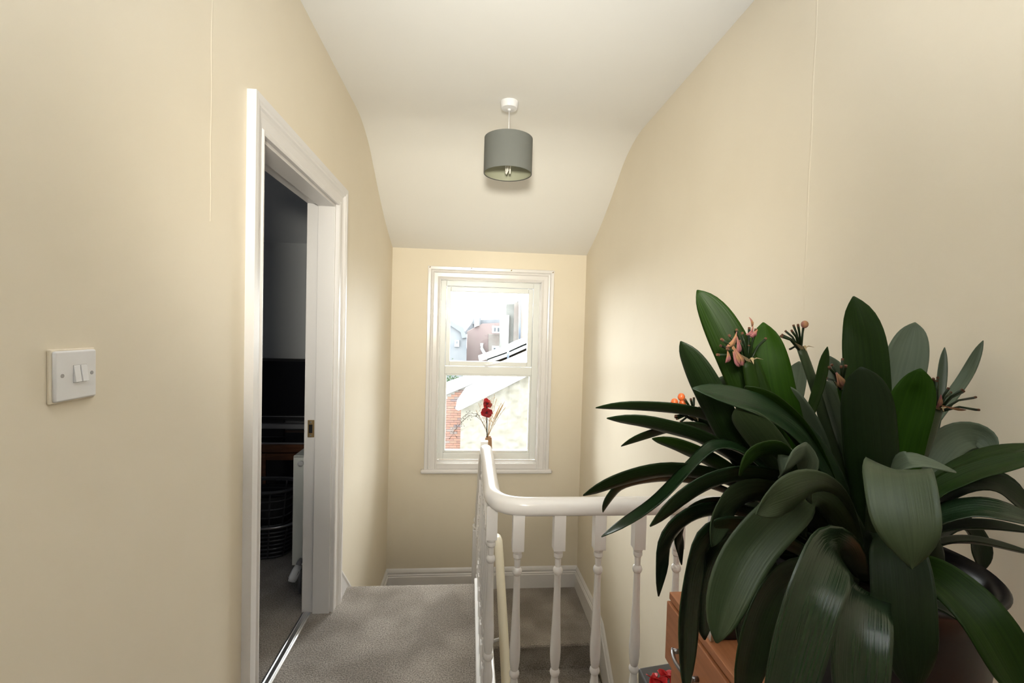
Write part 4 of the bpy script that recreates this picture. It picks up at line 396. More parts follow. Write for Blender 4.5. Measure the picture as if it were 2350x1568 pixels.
# ------------------------------------------------------------------ shell
slope = [(2.82, 2.779), (2.95, 2.768), (3.08, 2.735), (3.2, 2.685), (3.35, 2.592), (3.54, 2.475), (3.83, 2.325), (4.17, 2.196)]
def crom(pts, k=5):
    out = []
    for i in range(len(pts) - 1):
        p0, p1, p2, p3 = pts[max(i - 1, 0)], pts[i], pts[i + 1], pts[min(i + 2, len(pts) - 1)]
        for j in range(k):
            t = j / k; out.append(tuple(.5 * (2 * b + (c - a) * t + (2 * a - 5 * b + 4 * c - d) * t * t + (3 * b - a - 3 * c + d) * t ** 3) for a, b, c, d in zip(p0, p1, p2, p3)))
    return out + [pts[-1]]
slope = crom([(2.6, 2.779)] + slope)
wl = MB()
wl.box(-0.84, XL, -1.9, 1.585, -3.0, 2.95); wl.box(-0.84, XL, 2.495, YB + .28, -3.0, 2.95)
wl.box(-0.84, XL, 1.585, 2.495, 2.142, 2.95); wl.box(-0.84, XL, 1.585, 2.495, -3.0, -0.03)
wl.build('wall_left', 'wall', **S)
MB().box(XR, XR + .15, -1.9, YB + .28, -3.0, 2.95).build('wall_right', 'wall', **S)
OX0, OX1, OZ0, OZ1 = -0.272, 0.632, 0.247, 1.937
wb = MB(); wb.box(-0.84, OX0, YB, YB + .28, -3, 2.95); wb.box(OX1, XR + .15, YB, YB + .28, -3, 2.95)
wb.box(OX0, OX1, YB, YB + .28, -3, OZ0); wb.box(OX0, OX1, YB, YB + .28, OZ1, 2.95)
wb.build('wall_back', 'wall', **S)
MB().box(-0.84, XR + .15, -2.05, -1.9, -3, 2.95).build('wall_front', 'wall', **S)
cpts = [(-1.9, ZC)] + slope + [(YB + .02, 2.19), (YB + .02, 3.0), (-1.9, 3.0)]
MB().prism(cpts, XL - .01, XR + .01, 'X').build('ceiling', 'ceiling', smooth=True, **S)
autosmooth(bpy.data.objects['ceiling'], 0.3)
fl = MB(); fl.box(XL, XR, -1.9, 1.60, -0.22, 0.0); fl.box(XL, 0.060, 1.60, 2.70, -0.22, 0.0); fl.box(-0.80, XL, 1.60, 2.48, -0.03, 0.0)
n0 = [(2.70, 0.0), (2.725, -.003), (2.742, -.014), (2.748, -.03), (2.742, -.045), (2.72, -.052), (2.70, -.22)]
fl.prism(n0, XL, 0.060, 'X')
fl.build('floor', 'carpet', **S)
# stairwell enclosure
MB().box(XL, XR, 1.0, 1.05, -3.0, -0.22).build('wall_stairwell', 'wall', **S)
sp = [(1.60, -3.0), (1.60, -0.02), (2.74, -0.02), (2.80, -0.03), (3.42, -0.63), (3.42, -3.0)]
MB().prism(sp, 0.075, 0.125, 'X').build('wall_spandrel', 'wall', **S)
MB().box(XL, XR, 1.0, YB, -3.1, -2.95).build('floor_lower', 'carpet', **S)
# inner room
MB().box(-4.2, -0.84, YB, YB + .2, -0.2, 2.95).build('wall_room_back', 'innerwall', **S)
MB().box(-4.35, -4.2, 0.2, YB + .2, -0.2, 2.95).build('wall_room_left', 'innerwall', **S)
MB().box(-4.2, -0.84, 0.05, 0.2, -0.2, 2.95).build('wall_room_front', 'innerwall', **S)
MB().box(-0.856, -0.8405, 0.2, 1.50, 0, 2.7).box(-0.856, -0.8405, 2.60, YB, 0, 2.7).build('wall_room_right', 'innerwall', **S)
MB().prism([(0.2, ZC)] + slope + [(YB, 3.0), (0.2, 3.0)], -4.2, -0.84, 'X').build('ceiling_room', 'innerceil', smooth=True, **S)
autosmooth(bpy.data.objects['ceiling_room'], 0.3)
MB().box(-4.2, -0.818, 0.2, YB, -0.2, 0.0).build('floor_room', 'carpet', **S)

# skirtings (moulded profile: offset from wall, height)
SK = [(0, 0), (0.022, 0), (0.022, 0.120), (0.017, 0.126), (0.019, 0.134), (0.012, 0.143), (0.015, 0.150), (0.015, 0.160), (0.008, 0.176), (0, 0.188)]
zb = -0.85
MB().prism([(YB - a, zb + 1.03 * b) for a, b in SK], XL, XR, 'X').build('baseboard_back', 'white', **S)
def raked(x, sgn, path, name):
    # path: list of (y, ztop); board follows the path
    mb = MB(); pr = [(0, -0.30)] + [(a, b - 0.188) for a, b in SK[2:]]
    pr = [(0, -0.30), (0.022, -0.30)] + pr[1:]
    m = len(pr); vs = []
    for (y, z) in path:
        for a, b in pr: vs.append((x + sgn * a, y, z + b))
    n = len(path)
    fs = [(i * m + j, i * m + (j + 1) % m, (i + 1) * m + (j + 1) % m, (i + 1) * m + j) for i in range(n - 1) for j in range(m)]
    fs += [tuple(range(m)), tuple(range((n - 1) * m, n * m))]
    mb.add(vs, fs); return mb.build(name, 'white', **S)
raked(XR, -1, [(YB - .02, zb + .193), (3.40, zb + .225), (3.30, zb + .20), (1.06, -2.62)], 'baseboard_right')
raked(XL, 1, [(2.580, 0.215), (3.44, -0.62), (3.49, zb + .193), (YB - .02, zb + .193)], 'baseboard_left')
MB().prism([(XL + a, b) for a, b in SK], -1.9, 1.50, 'Y').build('baseboard_landing', 'white', **S)
MB().prism([(XR - a, b) for a, b in SK], -1.9, 1.58, 'Y').build('baseboard_near', 'white', **S)

def seam(name, x, y, z0, z1):
    mb = MB(); n = 14; vs = []
    for i in range(n + 1):
        z = z0 + (z1 - z0) * i / n; yy = y + .002 * math.sin(i * 1.7)
        vs += [(x[0], yy - .004, z), (x[1], yy - .0015, z), (x[1], yy + .0015, z), (x[0], yy + .004, z)]
    mb.add(vs, [(4 * i + j, 4 * i + j + 1, 4 * i + j + 5, 4 * i + j + 4) for i in range(n) for j in range(3)]).build(name, 'wall', **S)
seam('trim_1', (XL, XL + .0008), 1.310, 1.78, ZC)
seam('trim_2', (XR, XR - .0008), 1.372, 1.60, ZC)

# ------------------------------------------------------------------ door_1
D = root('door_1', (-0.77, 2.04, 0), kind='structure')
AR = [(0, 0), (0.0, 0.010), (0.006, 0.014), (0.012, 0.014), (0.018, 0.008), (0.024, 0.011), (0.050, 0.013), (0.060, 0.018), (0.066, 0.024), (0.074, 0.024), (0.080, 0.028), (0.100, 0.028), (0.100, 0)]
y0, y1, zt = 1.600, 2.480, 2.128
def archi(fn, name):
    mb = MB(); m = len(AR); a = fn(0); b = fn(1)
    fs = [(j, (j + 1) % m, m + (j + 1) % m, m + j) for j in range(m)] + [tuple(range(m)), tuple(range(m, 2 * m))]
    mb.add(a + b, fs); mb.build(name, 'whitesatin', D)
archi(lambda e: [(XL + d, y1 + o - .003, (zt - .003 + o) if e else 0) for o, d in AR], 'architrave')
archi(lambda e: [(XL + d, y0 - o + .003, (zt - .003 + o) if e else 0) for o, d in AR], 'architrave')
archi(lambda e: [(XL + d, (y1 + o - .003) if e else (y0 - o + .003), zt - .003 + o) for o, d in AR], 'architrave')
MB().box(-0.842, XL + .002, y1, y1 + .016, 0, zt + .014).build('door_lining', 'whitesatin', D)
MB().box(-0.842, XL + .002, y0 - .016, y0, 0, zt + .014).build('door_lining', 'whitesatin', D)
MB().box(-0.842, XL + .002, y0, y1, zt, zt + .014).build('door_lining', 'whitesatin', D)
MB().box(-0.785, -0.700, y1 - .014, y1, 0, zt).box(-0.785, -0.700, y0, y0 + .014, 0, zt).box(-0.785, -0.700, y0 + .014, y1 - .014, zt - .014, zt).build('door_stop', 'whitesatin', D, bev=.002)
MB().box(-0.8425, -0.8415, 0, 0, 0, 0)
sp_ = MB().box(-0.825, -0.792, y1 - .003, y1 + .002, 0.925, 1.015).build('strike_plate', 'brass', D, bev=.002)
MB().box(-0.818, -0.800, y1 - .0045, y1 - .002, 0.948, 0.992).build('latch_hole', 'black', sp_)
for z in (0.936, 1.004): MB().prism([(-0.809 + .004 * math.cos(a * PI / 4), z + .004 * math.sin(a * PI / 4)) for a in range(8)], y1 - .005, y1 - .002, 'Y').build('screw', 'metal', sp_)
thp = [(-0.838, 0.0), (-0.836, 0.005), (-0.829, 0.007), (-0.826, 0.004), (-0.822, 0.008), (-0.806, 0.008), (-0.803, 0.004), (-0.799, 0.006), (-0.794, 0.0), (-0.794, -.01), (-0.838, -.01)]
MB().prism(thp, y0, y1 - .005, 'Y').build('threshold_strip', 'metal', D)

# ------------------------------------------------------------------ window_1
W = root('window_1', (0.18, YB, OZ0), kind='structure')
WA = [(0, 0), (0.0, 0.012), (0.010, 0.016), (0.016, 0.010), (0.022, 0.013), (0.052, 0.015), (0.060, 0.024), (0.070, 0.026), (0.076, 0.020), (0.082, 0.030), (0.104, 0.032), (0.108, 0.026), (0.108, 0)]
def wcase(fn, name):
    m = len(WA); fs = [(j, (j + 1) % m, m + (j + 1) % m, m + j) for j in range(m)] + [tuple(range(m)), tuple(range(m, 2 * m))]
    MB().add(fn(0) + fn(1), fs).build(name, 'white', W)
wcase(lambda e: [(OX0 - o, YB - d, (OZ1 + o) if e else OZ0) for o, d in WA], 'architrave')
wcase(lambda e: [(OX1 + o, YB - d, (OZ1 + o) if e else OZ0) for o, d in WA], 'architrave')
wcase(lambda e: [((OX1 + o) if e else (OX0 - o), YB - d, OZ1 + o) for o, d in WA], 'architrave')
MB().box(OX0 - .135, OX1 + .135, YB - .062, YB, 0.214, 0.247).build('window_sill', 'white', W, bev=.012, seg=3)
MB().box(OX0, OX1, YB - .018, YB, 0.247, 0.296).box(OX0, OX1, YB, YB + .10, 0.247, 0.300).build('inner_sill', 'white', W, bev=.004)
MB().box(OX0, OX0 + .004, YB, YB + .10, .3, OZ1).box(OX1 - .004, OX1, YB, YB + .10, .3, OZ1).box(OX0, OX1, YB, YB + .10, OZ1 - .004, OZ1).build('reveal_lining', 'white', W)
fy0, fy1 = YB + .10, YB + .165
fr = MB()
fr.box(OX0, -0.222, fy0, fy1, .30, OZ1); fr.box(0.575, OX1, fy0, fy1, .30, OZ1)
fr.box(-0.222, 0.575, fy0, fy1, .30, .362); fr.box(-0.222, 0.575, fy0, fy1, 1.887, OZ1); fr.box(-0.222, 0.575, fy0, fy1, 1.087, 1.157)
fr.build('window_frame', 'upvc', W, bev=.004)
sh = MB(); sy0, sy1 = fy0 + .012, fy1
sh.box(-0.219, -0.182, sy0, sy1, 1.160, 1.884); sh.box(0.530, 0.572, sy0, sy1, 1.160, 1.884)
sh.box(-0.182, 0.530, sy0, sy1, 1.160, 1.203); sh.box(-0.182, 0.530, sy0, sy1, 1.840, 1.884)
sash = sh.build('opening_sash', 'upvc', W, bev=.004)
bd = MB()
bd.box(-0.222, -0.206, fy0 + .012, fy1, .362, 1.087); bd.box(0.559, 0.575, fy0 + .012, fy1, .362, 1.087)
bd.box(-0.206, 0.559, fy0 + .012, fy1, .362, .380); bd.box(-0.206, 0.559, fy0 + .012, fy1, 1.072, 1.087)
bd.build('glazing_bead', 'upvc', W, bev=.003)
MB().box(-0.184, 0.532, fy0 + .034, fy0 + .040, 1.200, 1.842).build('window_pane', 'glass', sash)
MB().box(-0.208, 0.561, fy0 + .034, fy0 + .040, .378, 1.074).build('window_pane', 'glass', W)
for hx, hz in ((-.365, 2.030), (-.004, 2.032), (.350, 2.028), (.724, 2.024)):
    MB().tube([(hx, YB - .02, hz), (hx, YB - .036, hz), (hx + .006, YB - .042, hz + .006)], .0035, 6).build('nail', 'brass', W)
h = MB().box(0.140, 0.172, fy0 - .012, fy0 + .014, 1.160, 1.182)
h.sweep([(0.156, fy0 - .022, 1.170), (0.20, fy0 - .028, 1.180), (0.28, fy0 - .028, 1.196)], [(-.006, -.008), (.006, -.008), (.006, .008), (-.006, .008)])
h.build('window_handle', 'plastic', sash, bev=.002)

# ------------------------------------------------------------------ stairs
ST_ = root('staircase', (0.2, 3.4, -0.85), 'grey carpeted staircase turning at the half landing under the window', 'stairs')
def nose(y, z, d, x0, x1, ydir, rise):
    # a carpeted step: tread from y (nosing) back by d, riser below
    s = ydir
    p = [(y + s * d, z), (y + s * .02, z), (y + s * .006, z - .004), (y, z - .016), (y + s * .003, z - .03), (y + s * .02, z - .042), (y + s * .024, z - rise), (y + s * d, z - rise)]
    return MB().prism(p, x0, x1, 'X')
hl = nose(3.385, zb, .783, XL, XR, 1, .21).build('half_landing', 'carpet', ST_)
for k in range(1, 9):
    nose(3.385 - .245 * k, zb - .21 * k, .275, 0.125, XR - .02, 1, .30 if k < 8 else .42).build('step', 'carpet', ST_)
for k in range(1, 4):
    yk = 2.74 + .22 * k
    z = -.2125 * k
    p = [(2.70, z), (yk - .02, z), (yk - .006, z - .004), (yk, z - .016), (yk - .003, z - .03), (yk - .02, z - .042), (yk - .024, z - .2125), (2.70, z - .2125)]
    MB().prism(p, XL + .02, 0.075, 'X').build('step', 'carpet', ST_)

# ------------------------------------------------------------------ balustrade
B = root('balustrade', (0.095, 1.62, 0), 'white painted balustrade with turned spindles and rounded handrail around the stairwell', 'balustrade')
def bal_mesh():
    mb = MB(); b = .0205
    mb.box(-b, b, -b, b, .735, .862)
    mb.box(-b, b, -b, b, .010, .150)
    pr = [(.012, .745), (.0165, .735), (.0175, .728), (.0150, .722), (.0165, .716), (.0160, .708), (.0115, .702), (.0105, .672),
          (.0150, .667), (.0175, .660), (.0175, .654), (.0150, .647), (.0115, .643), (.0120, .60), (.0135, .53), (.0160, .46), (.0185, .40), (.0195, .365),
          (.0185, .335), (.0150, .306), (.0125, .299), (.0165, .294), (.0185, .286), (.0165, .277), (.0125, .272), (.0135, .255), (.0175, .228), (.0190, .205),
          (.0170, .186), (.0130, .176), (.0160, .172), (.0170, .164), (.0150, .156), (.0165, .150), (.012, .14)]
    mb.lathe(pr[::-1], seg=18)
    return mb
first = bal_mesh().build('baluster', 'white', B, smooth=True, local=True)
autosmooth(first, 0.55)
def place_bal(x, y, zs=1.0, z=0.0, first_=[True]):
    loc = (x - 0.095, y - 1.62, z)
    if first_[0]: first.location = loc; first_[0] = False; o = first
    else: o = link_copy(first, B, loc)
    o.scale = (1, 1, zs); return o
for k in range(6): place_bal(.187 + .1465 * k, 1.62)
for k in range(8): place_bal(.0975, 1.712 + .138 * k)
def rz(y): return .888 if y <= 2.3 else (.888 - .5 * (y - 2.3) ** 2 * 1.93 if y < 2.8 else .647 - .966 * (y - 2.8))
for k in range(5):
    y = 2.84 + .13 * k; zs0 = -.0 - .966 * (y - 2.76); hgt = (rz(y) - .02) - zs0
    place_bal(.0975, y, hgt / .862, zs0)
path = [(XR, 1.62, .888), (.9, 1.62, .888), (.6, 1.62, .888), (.35, 1.62, .888)]
path += [tuple(v) for v in qbez((.23, 1.62, .888), (.098, 1.62, .888), (.0975, 1.76, .888), 12)]
path += [(.0975, y, rz(y)) for y in [1.9, 2.1, 2.3] + [2.35 + .05 * i for i in range(22)]]
rp = []
for k in range(20):
    a = 2 * PI * k / 20; ca, sa = math.cos(a), math.sin(a)
    rp.append((.031 * (abs(ca) ** .85) * (1 if ca >= 0 else -1), .032 * (abs(sa) ** .85) * (1 if sa >= 0 else -1)))
MB().sweep(path, rp).build('handrail', 'white', B, smooth=True)
nb = MB().box(0.060, 0.145, 1.60, 2.76, -0.03, 0.014).box(0.145, XR, 1.585, 1.665, -0.03, 0.014)
nb.build('base_rail', 'white', B, bev=.006)
MB().prism([(2.76, .014), (3.42, -.63), (3.42, -.95), (2.76, -.30)], .062, .135, 'X').build('stair_string', 'white', B, bev=.004)
MB().box(0.1255, 0.137, 1.60, 2.76, -.24, -.03).box(0.137, XR, 1.60, 1.612, -.24, -.03).build('apron_board', 'white', B)
nwl = MB().box(.055, .14, 3.40, 3.485, -.85, .02); nwl.build('newel_post', 'white', B, bev=.006)
MB().lathe([(.03, 0), (.045, .01), (.045, .02), (.03, .03), (.035, .045), (.04, .06), (.03, .08), (.01, .09)], (.0975, 3.4425, .02), 16).build('newel_cap', 'white', B, smooth=True)

LR = root('stair_handrail', (.245, 3.32, 0), 'cream round handrail on brackets running down beside the lower stair flight', 'handrail')
lp = [(.225, 3.335, -.030), (.232, 3.31, .004), (.236, 3.27, .0)] + [(.24 + .04 * (3.2 - y), y, -.055 - .93 * (3.2 - y)) for y in [3.2 - .15 * i for i in range(11)]]
MB().tube(lp, .0300, 14, scales=[.72, .95] + [1] * 12).build('rail', 'creamrail', LR, smooth=True)
for y in (2.85, 1.95):
    z = -.055 - .93 * (3.2 - y); x = .24 + .04 * (3.2 - y)
    MB().tube([(.13, y, z - .06), (.18, y, z - .062), (x - .01, y, z - .045), (x, y, z - .02)], .010, 8).lathe([(.028, -.004), (.028, .004)], (.13, y, z - .06)).build('bracket', 'plastic', LR, smooth=True)

# ------------------------------------------------------------------ pendant lamp
LP = root('pendant_lamp', (.187, 2.63, 2.779), 'grey fabric drum pendant lamp hanging from the white ceiling', 'lamp')
MB().lathe([(.050, 0), (.050, -.006), (.047, -.030), (.044, -.036), (.010, -.040), (.008, -.048)], (.187, 2.63, 2.779), 28).build('ceiling_rose', 'plastic', LP, smooth=True)
autosmooth(LP.children[0])
MB().tube([(.187, 2.63, 2.735), (.188, 2.63, 2.52)], .0028, 8).build('cord', 'plastic', LP, smooth=True)
def drum(r, z0, z1, th):
    return MB().lathe([(r, z0), (r, z1), (r - th, z1), (r - th, z0), (r, z0)], (.188, 2.63, 0), 56, cap=False)
shd = autosmooth(drum(.135, 2.382, 2.576, .0012).build('lamp_shade', 'shade', LP, smooth=True))
autosmooth(drum(.1336, 2.384, 2.574, .001).build('shade_lining', 'shadein', shd, smooth=True))
for z in (2.384, 2.574): MB().tube([(.188 + .1325 * math.cos(2 * PI * k / 40), 2.63 + .1325 * math.sin(2 * PI * k / 40), z) for k in range(41)], .0018, 6).build('shade_ring', 'darkgrey', shd)
ring = MB()
for k in range(3):
    a = 2 * PI * k / 3 + .5; ring.tube([(.188, 2.63, 2.53), (.188 + .1325 * math.cos(a), 2.63 + .1325 * math.sin(a), 2.574)], .0015, 6)
ring.build('shade_frame', 'plastic', shd)
MB().lathe([(.012, 2.54), (.02, 2.53), (.02, 2.47), (.016, 2.465)], (.188, 2.63, 0), 16).build('lamp_holder', 'plastic', LP, smooth=True)
bl = MB(); bl.lathe([(.018, 2.470), (.018, 2.445), (.012, 2.440)], (.188, 2.63, 0), 16)
for k in range(3):
    a = 2 * PI * k / 3; ca, sa = math.cos(a), math.sin(a); p, q = .012, .006
    bl.tube([(.188 + p * ca - q * sa, 2.63 + p * sa + q * ca, 2.445), (.188 + p * ca - q * sa, 2.63 + p * sa + q * ca, 2.395), (.188 + p * ca, 2.63 + p * sa, 2.387), (.188 + p * ca + q * sa, 2.63 + p * sa - q * ca, 2.395), (.188 + p * ca + q * sa, 2.63 + p * sa - q * ca, 2.445)], .0045, 8)
bl.build('light_bulb', 'bulb', LP, smooth=True)

# ------------------------------------------------------------------ light switch
SW = root('light_switch', (XL, .875, 1.417), 'white plastic double light switch on the cream wall left of the doorway', 'switch')
MB().box(XL, XL + .006, .829, .921, 1.371, 1.463).build('backing_rim', 'wall', SW, bev=.002)
plate = MB().box(XL + .004, XL + .0115, .832, .918, 1.374, 1.460).build('switch_plate', 'plastic', SW, bev=.004, seg=3)
for yy in (.8735, .8885):
    MB().prism([(XL + .010, 1.434), (XL + .0125, 1.434), (XL + .0165, 1.405), (XL + .010, 1.404)], yy - .0063, yy + .0063, 'Y').build('rocker', 'plastic', SW, bev=.0008)
    MB().box(XL + .0113, XL + .0116, yy - .0067, yy + .0067, 1.4036, 1.4344).build('rocker_gap', 'handle', plate)
for yy in (.8455, .9065):
    MB().prism([(yy + .0035 * math.cos(a * PI / 6), 1.418 + .0035 * math.sin(a * PI / 6)) for a in range(12)], XL + .0113, XL + .0119, 'X').build('screw', 'handle', plate)

# ------------------------------------------------------------------ inner room things
TV = root('television', (-1.5, 3.78, .60), 'large black flat television standing on the brown cabinet in the dark room', 'television')
MB().box(-1.98, -1.08, 3.76, 3.82, .755, 1.232).build('casing', 'black', TV, bev=.006)
MB().box(-1.955, -1.105, 3.755, 3.762, .795, 1.212).build('screen', 'screen', TV)
MB().box(-1.955, -1.105, 3.753, 3.757, .779, .784).build('bezel_line', 'silver', TV)
MB().box(-1.96, -1.10, 3.72, 3.80, .690, .728).build('speaker_bar', 'silver', TV, bev=.006)
MB().box(-1.62, -1.44, 3.77, 3.81, .62, .76).build('stand_neck', 'black', TV)
MB().box(-1.90, -1.10, 3.62, 3.95, .600, .612).build('stand_base', 'screen', TV, bev=.004)
MB().box(-1.90, -1.10, 3.617, 3.621, .600, .611).build('base_edge', 'silver', TV)
CB = root('tv_cabinet', (-1.5, 3.75, 0), 'dark brown wooden cabinet with glazed door under the television', 'cabinet')
cb = MB().box(-2.05, -1.00, 3.60, 4.10, .54, .600).box(-2.03, -1.98, 3.63, 4.08, 0, .54).box(-1.07, -1.02, 3.63, 4.08, 0, .54).box(-2.03, -1.02, 4.05, 4.08, 0, .54).box(-2.03, -1.02, 3.64, 4.05, 0, .06).box(-1.60, -1.55, 3.63, 3.66, .06, .54)
cb.build('body', 'tvwood', CB, bev=.003)
MB().box(-1.98, -1.07, 3.66, 4.05, .28, .30).build('shelf', 'tvwood', CB)
dr = MB().box(-1.545, -1.50, 3.61, 3.63, .07, .53).box(-1.12, -1.075, 3.61, 3.63, .07, .53).box(-1.50, -1.12, 3.61, 3.63, .48, .53).box(-1.50, -1.12, 3.61, 3.63, .07, .12).build('cabinet_door', 'tvwood', CB, bev=.002)
MB().box(-1.50, -1.12, 3.617, 3.622, .12, .48).build('glass_panel', 'screen', dr)
dr2 = MB().box(-1.975, -1.605, 3.61, 3.63, .07, .53).build('cabinet_door', 'tvwood', CB, bev=.002)

RD = root('radiator', (-.92, 3.1, .14), 'white panel radiator seen end on through the doorway', 'radiator')
MB().box(-.972, -.958, 2.705, 3.7, .145, .758).box(-.900, -.888, 2.705, 3.7, .145, .758).build('panel', 'rad', RD, bev=.004)
MB().box(-.974, -.880, 2.700, 2.712, .140, .765).build('end_panel', 'rad', RD, bev=.003)
MB().box(-.972, -.886, 2.70, 3.7, .757, .768).build('top_grille', 'rad', RD, bev=.002)
for x_ in (-.93,): MB().tube([(x_, 2.702, .725), (x_, 2.680, .725)], .015, 14).tube([(x_, 2.684, .725), (x_, 2.672, .725)], .008, 10).build('bleed_plug', 'plastic', RD, smooth=True)
vl = MB().tube([(-.925, 2.70, .17), (-.925, 2.665, .165)], .014, 12).tube([(-.925, 2.675, .17), (-.915, 2.66, 0)], .0075, 8).build('valve_pipe', 'silver', RD, smooth=True)
vh = MB().tube([(-.928, 2.672, .155), (-.935, 2.660, .130), (-.948, 2.645, .095), (-.952, 2.638, .080)], .024, 16, scales=[.7, 1, 1.02, .8]).build('thermostat_head', 'plastic', RD, smooth=True)
for i in range(7):
    a = 2 * PI * i / 7
    MB().tube([(-.9325 + .0245 * math.cos(a), 2.662 + .02 * math.sin(a), .139 + .008 * math.sin(a)), (-.948 + .0245 * math.cos(a), 2.645 + .02 * math.sin(a), .099 + .008 * math.sin(a))], .0022, 5).build('grip_slot', 'darkgrey', vh)

def basket(name, cx, cy, z0, hgt, rt, rb, label):
    r_ = root(name, (cx, cy, z0), label, 'basket')
    def ringp(r, z, n=40): return [(cx + r * 1.35 * (abs(math.cos(2 * PI * k / n)) ** .7) * (1 if math.cos(2 * PI * k / n) > 0 else -1), cy + r * (abs(math.sin(2 * PI * k / n)) ** .7) * (1 if math.sin(2 * PI * k / n) > 0 else -1), z) for k in range(n + 1)]
    rows = 7; body = MB(); n = 40
    for i in range(rows + 1):
        t = i / rows; r = rb + (rt - rb) * t; body.tube(ringp(r, z0 + .01 + (hgt - .02) * t), .0065, 5)
    body.build('slat_ring', 'darkgrey', r_, kind='stuff')
    up = MB(); a = ringp(rb, z0 + .005); b_ = ringp(rt, z0 + hgt - .01)
    for k in range(0, n, 1):
        if k % 4 == 0: up.tube([a[k], b_[k]], .006, 5)
    vs = a[:-1] + b_[:-1]
    up.build('upright', 'darkgrey', r_, kind='stuff')
    wmb = MB(); lo = ringp(rb, z0 + .003)[:-1]; hi = ringp(rb + (rt - rb) * .9, z0 + hgt * .90)[:-1]
    wmb.add(lo + hi, [(k, (k + 1) % n, n + (k + 1) % n, n + k) for k in range(n)] + [tuple(range(n))[::-1]])
    wm = wmb.build('basket_shell', 'black', r_)
    m_ = wm.modifiers.new('s', 'SOLIDIFY'); m_.thickness = .003
    MB().tube(ringp(rt + .008, z0 + hgt), .011, 8).build('rim', 'handle' if z0 < .02 else 'darkgrey', r_, smooth=True)
    MB().tube([(cx + .02, cy - rt - .012, z0 + hgt - .005), (cx + .03, cy - rt - .03, z0 + hgt - .03), (cx - .12, cy - rt - .03, z0 + hgt - .03), (cx - .14, cy - rt - .012, z0 + hgt - .005)], .006, 6).build('basket_handle', 'darkgrey', r_, smooth=True)
basket('laundry_basket', -1.33, 3.18, 0.004, .215, .165, .135, 'dark grey plastic laundry basket with silver rim on the carpet in front of the cabinet')
basket('tall_basket', -1.33, 3.20, .030, .40, .145, .105, 'taller black slatted basket standing inside the grey laundry basket')

# ------------------------------------------------------------------ chest of drawers
CH = root('chest_of_drawers', (.81, .75, 0), 'orange beech veneer chest of drawers against the right wall under the plant', 'chest')
CX0, CX1, CY0, CY1, CZ = .572, 1.012, .20, 1.226, .800
MB().box(CX0 - .004, CX1, CY0, CY1, CZ - .020, CZ).build('top_board', 'beech', CH, bev=.002)
MB().box(CX0 + .008, CX1, CY1 - .020, CY1 - .004, 0, CZ - .020).build('side_panel', 'beech', CH, bev=.001)
MB().box(CX0 + .008, CX1, CY0 + .004, CY0 + .020, 0, CZ - .020).build('side_panel', 'beech', CH, bev=.001)
MB().box(CX1 - .010, CX1, CY0 + .02, CY1 - .02, .03, CZ - .02).box(CX0 + .02, CX1 - .01, CY0 + .02, CY1 - .02, .05, .066).build('back_panel', 'beech', CH)
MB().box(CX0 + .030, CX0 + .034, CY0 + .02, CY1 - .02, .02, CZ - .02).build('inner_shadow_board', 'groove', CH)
MB().box(CX0 + .012, CX0 + .028, CY0 + .02, CY1 - .02, 0, .05).build('plinth', 'beech', CH)
dz = [(.612, .775, -.010), (.445, .602, .004), (.255, .435, .004), (.060, .245, .004)]
for i, (a, b, px) in enumerate(dz):
    yy0, yy1 = (CY0 - .001, CY1 + .001) if i == 0 else (CY0 + .023, CY1 - .023)
    d_ = MB().box(CX0 + px, CX0 + px + .018, yy0, yy1, a, b).build('drawer', 'beech', CH, bev=.003)
    for hy in (.48, 1.09):
        zc = (a + b) / 2
        for s_ in (-1, 1): MB().tube([(CX0 + px, hy + s_ * .048, zc), (CX0 + px - .018, hy + s_ * .048, zc)], .0065, 10).build('handle_post', 'handle', d_, smooth=True)
        MB().tube([tuple(v) for v in qbez((CX0 + px - .016, hy - .055, zc + .001), (CX0 + px - .044, hy, zc), (CX0 + px - .016, hy + .055, zc + .001), 10)], .0050, 10).build('handle', 'handle', d_, smooth=True)

BX = root('jewellery_box', (.66, 1.07, CZ), 'small black box with chrome corners on the chest behind the plant', 'box')
MB().box(.578, .760, 1.020, 1.140, CZ + .001, CZ + .060).build('box_body', 'black', BX, bev=.004)
MB().box(.586, .752, 1.028, 1.132, CZ + .058, CZ + .064).build('box_lid', 'darkgrey', BX, bev=.002)
MB().box(.640, .740, 1.0185, 1.0215, CZ + .014, CZ + .05).build('front_label', 'vase', BX)
for cx_, cy_ in ((.578, 1.020), (.578, 1.140), (.760, 1.020), (.760, 1.140)):
    MB().box(cx_ - .003 if cx_ < .6 else cx_ - .022, cx_ + .022 if cx_ < .6 else cx_ + .003, cy_ - .003 if cy_ < 1.1 else cy_ - .022, cy_ + .022 if cy_ < 1.1 else cy_ + .003, CZ, CZ + .024).build('corner_cap', 'metal', BX, bev=.002)

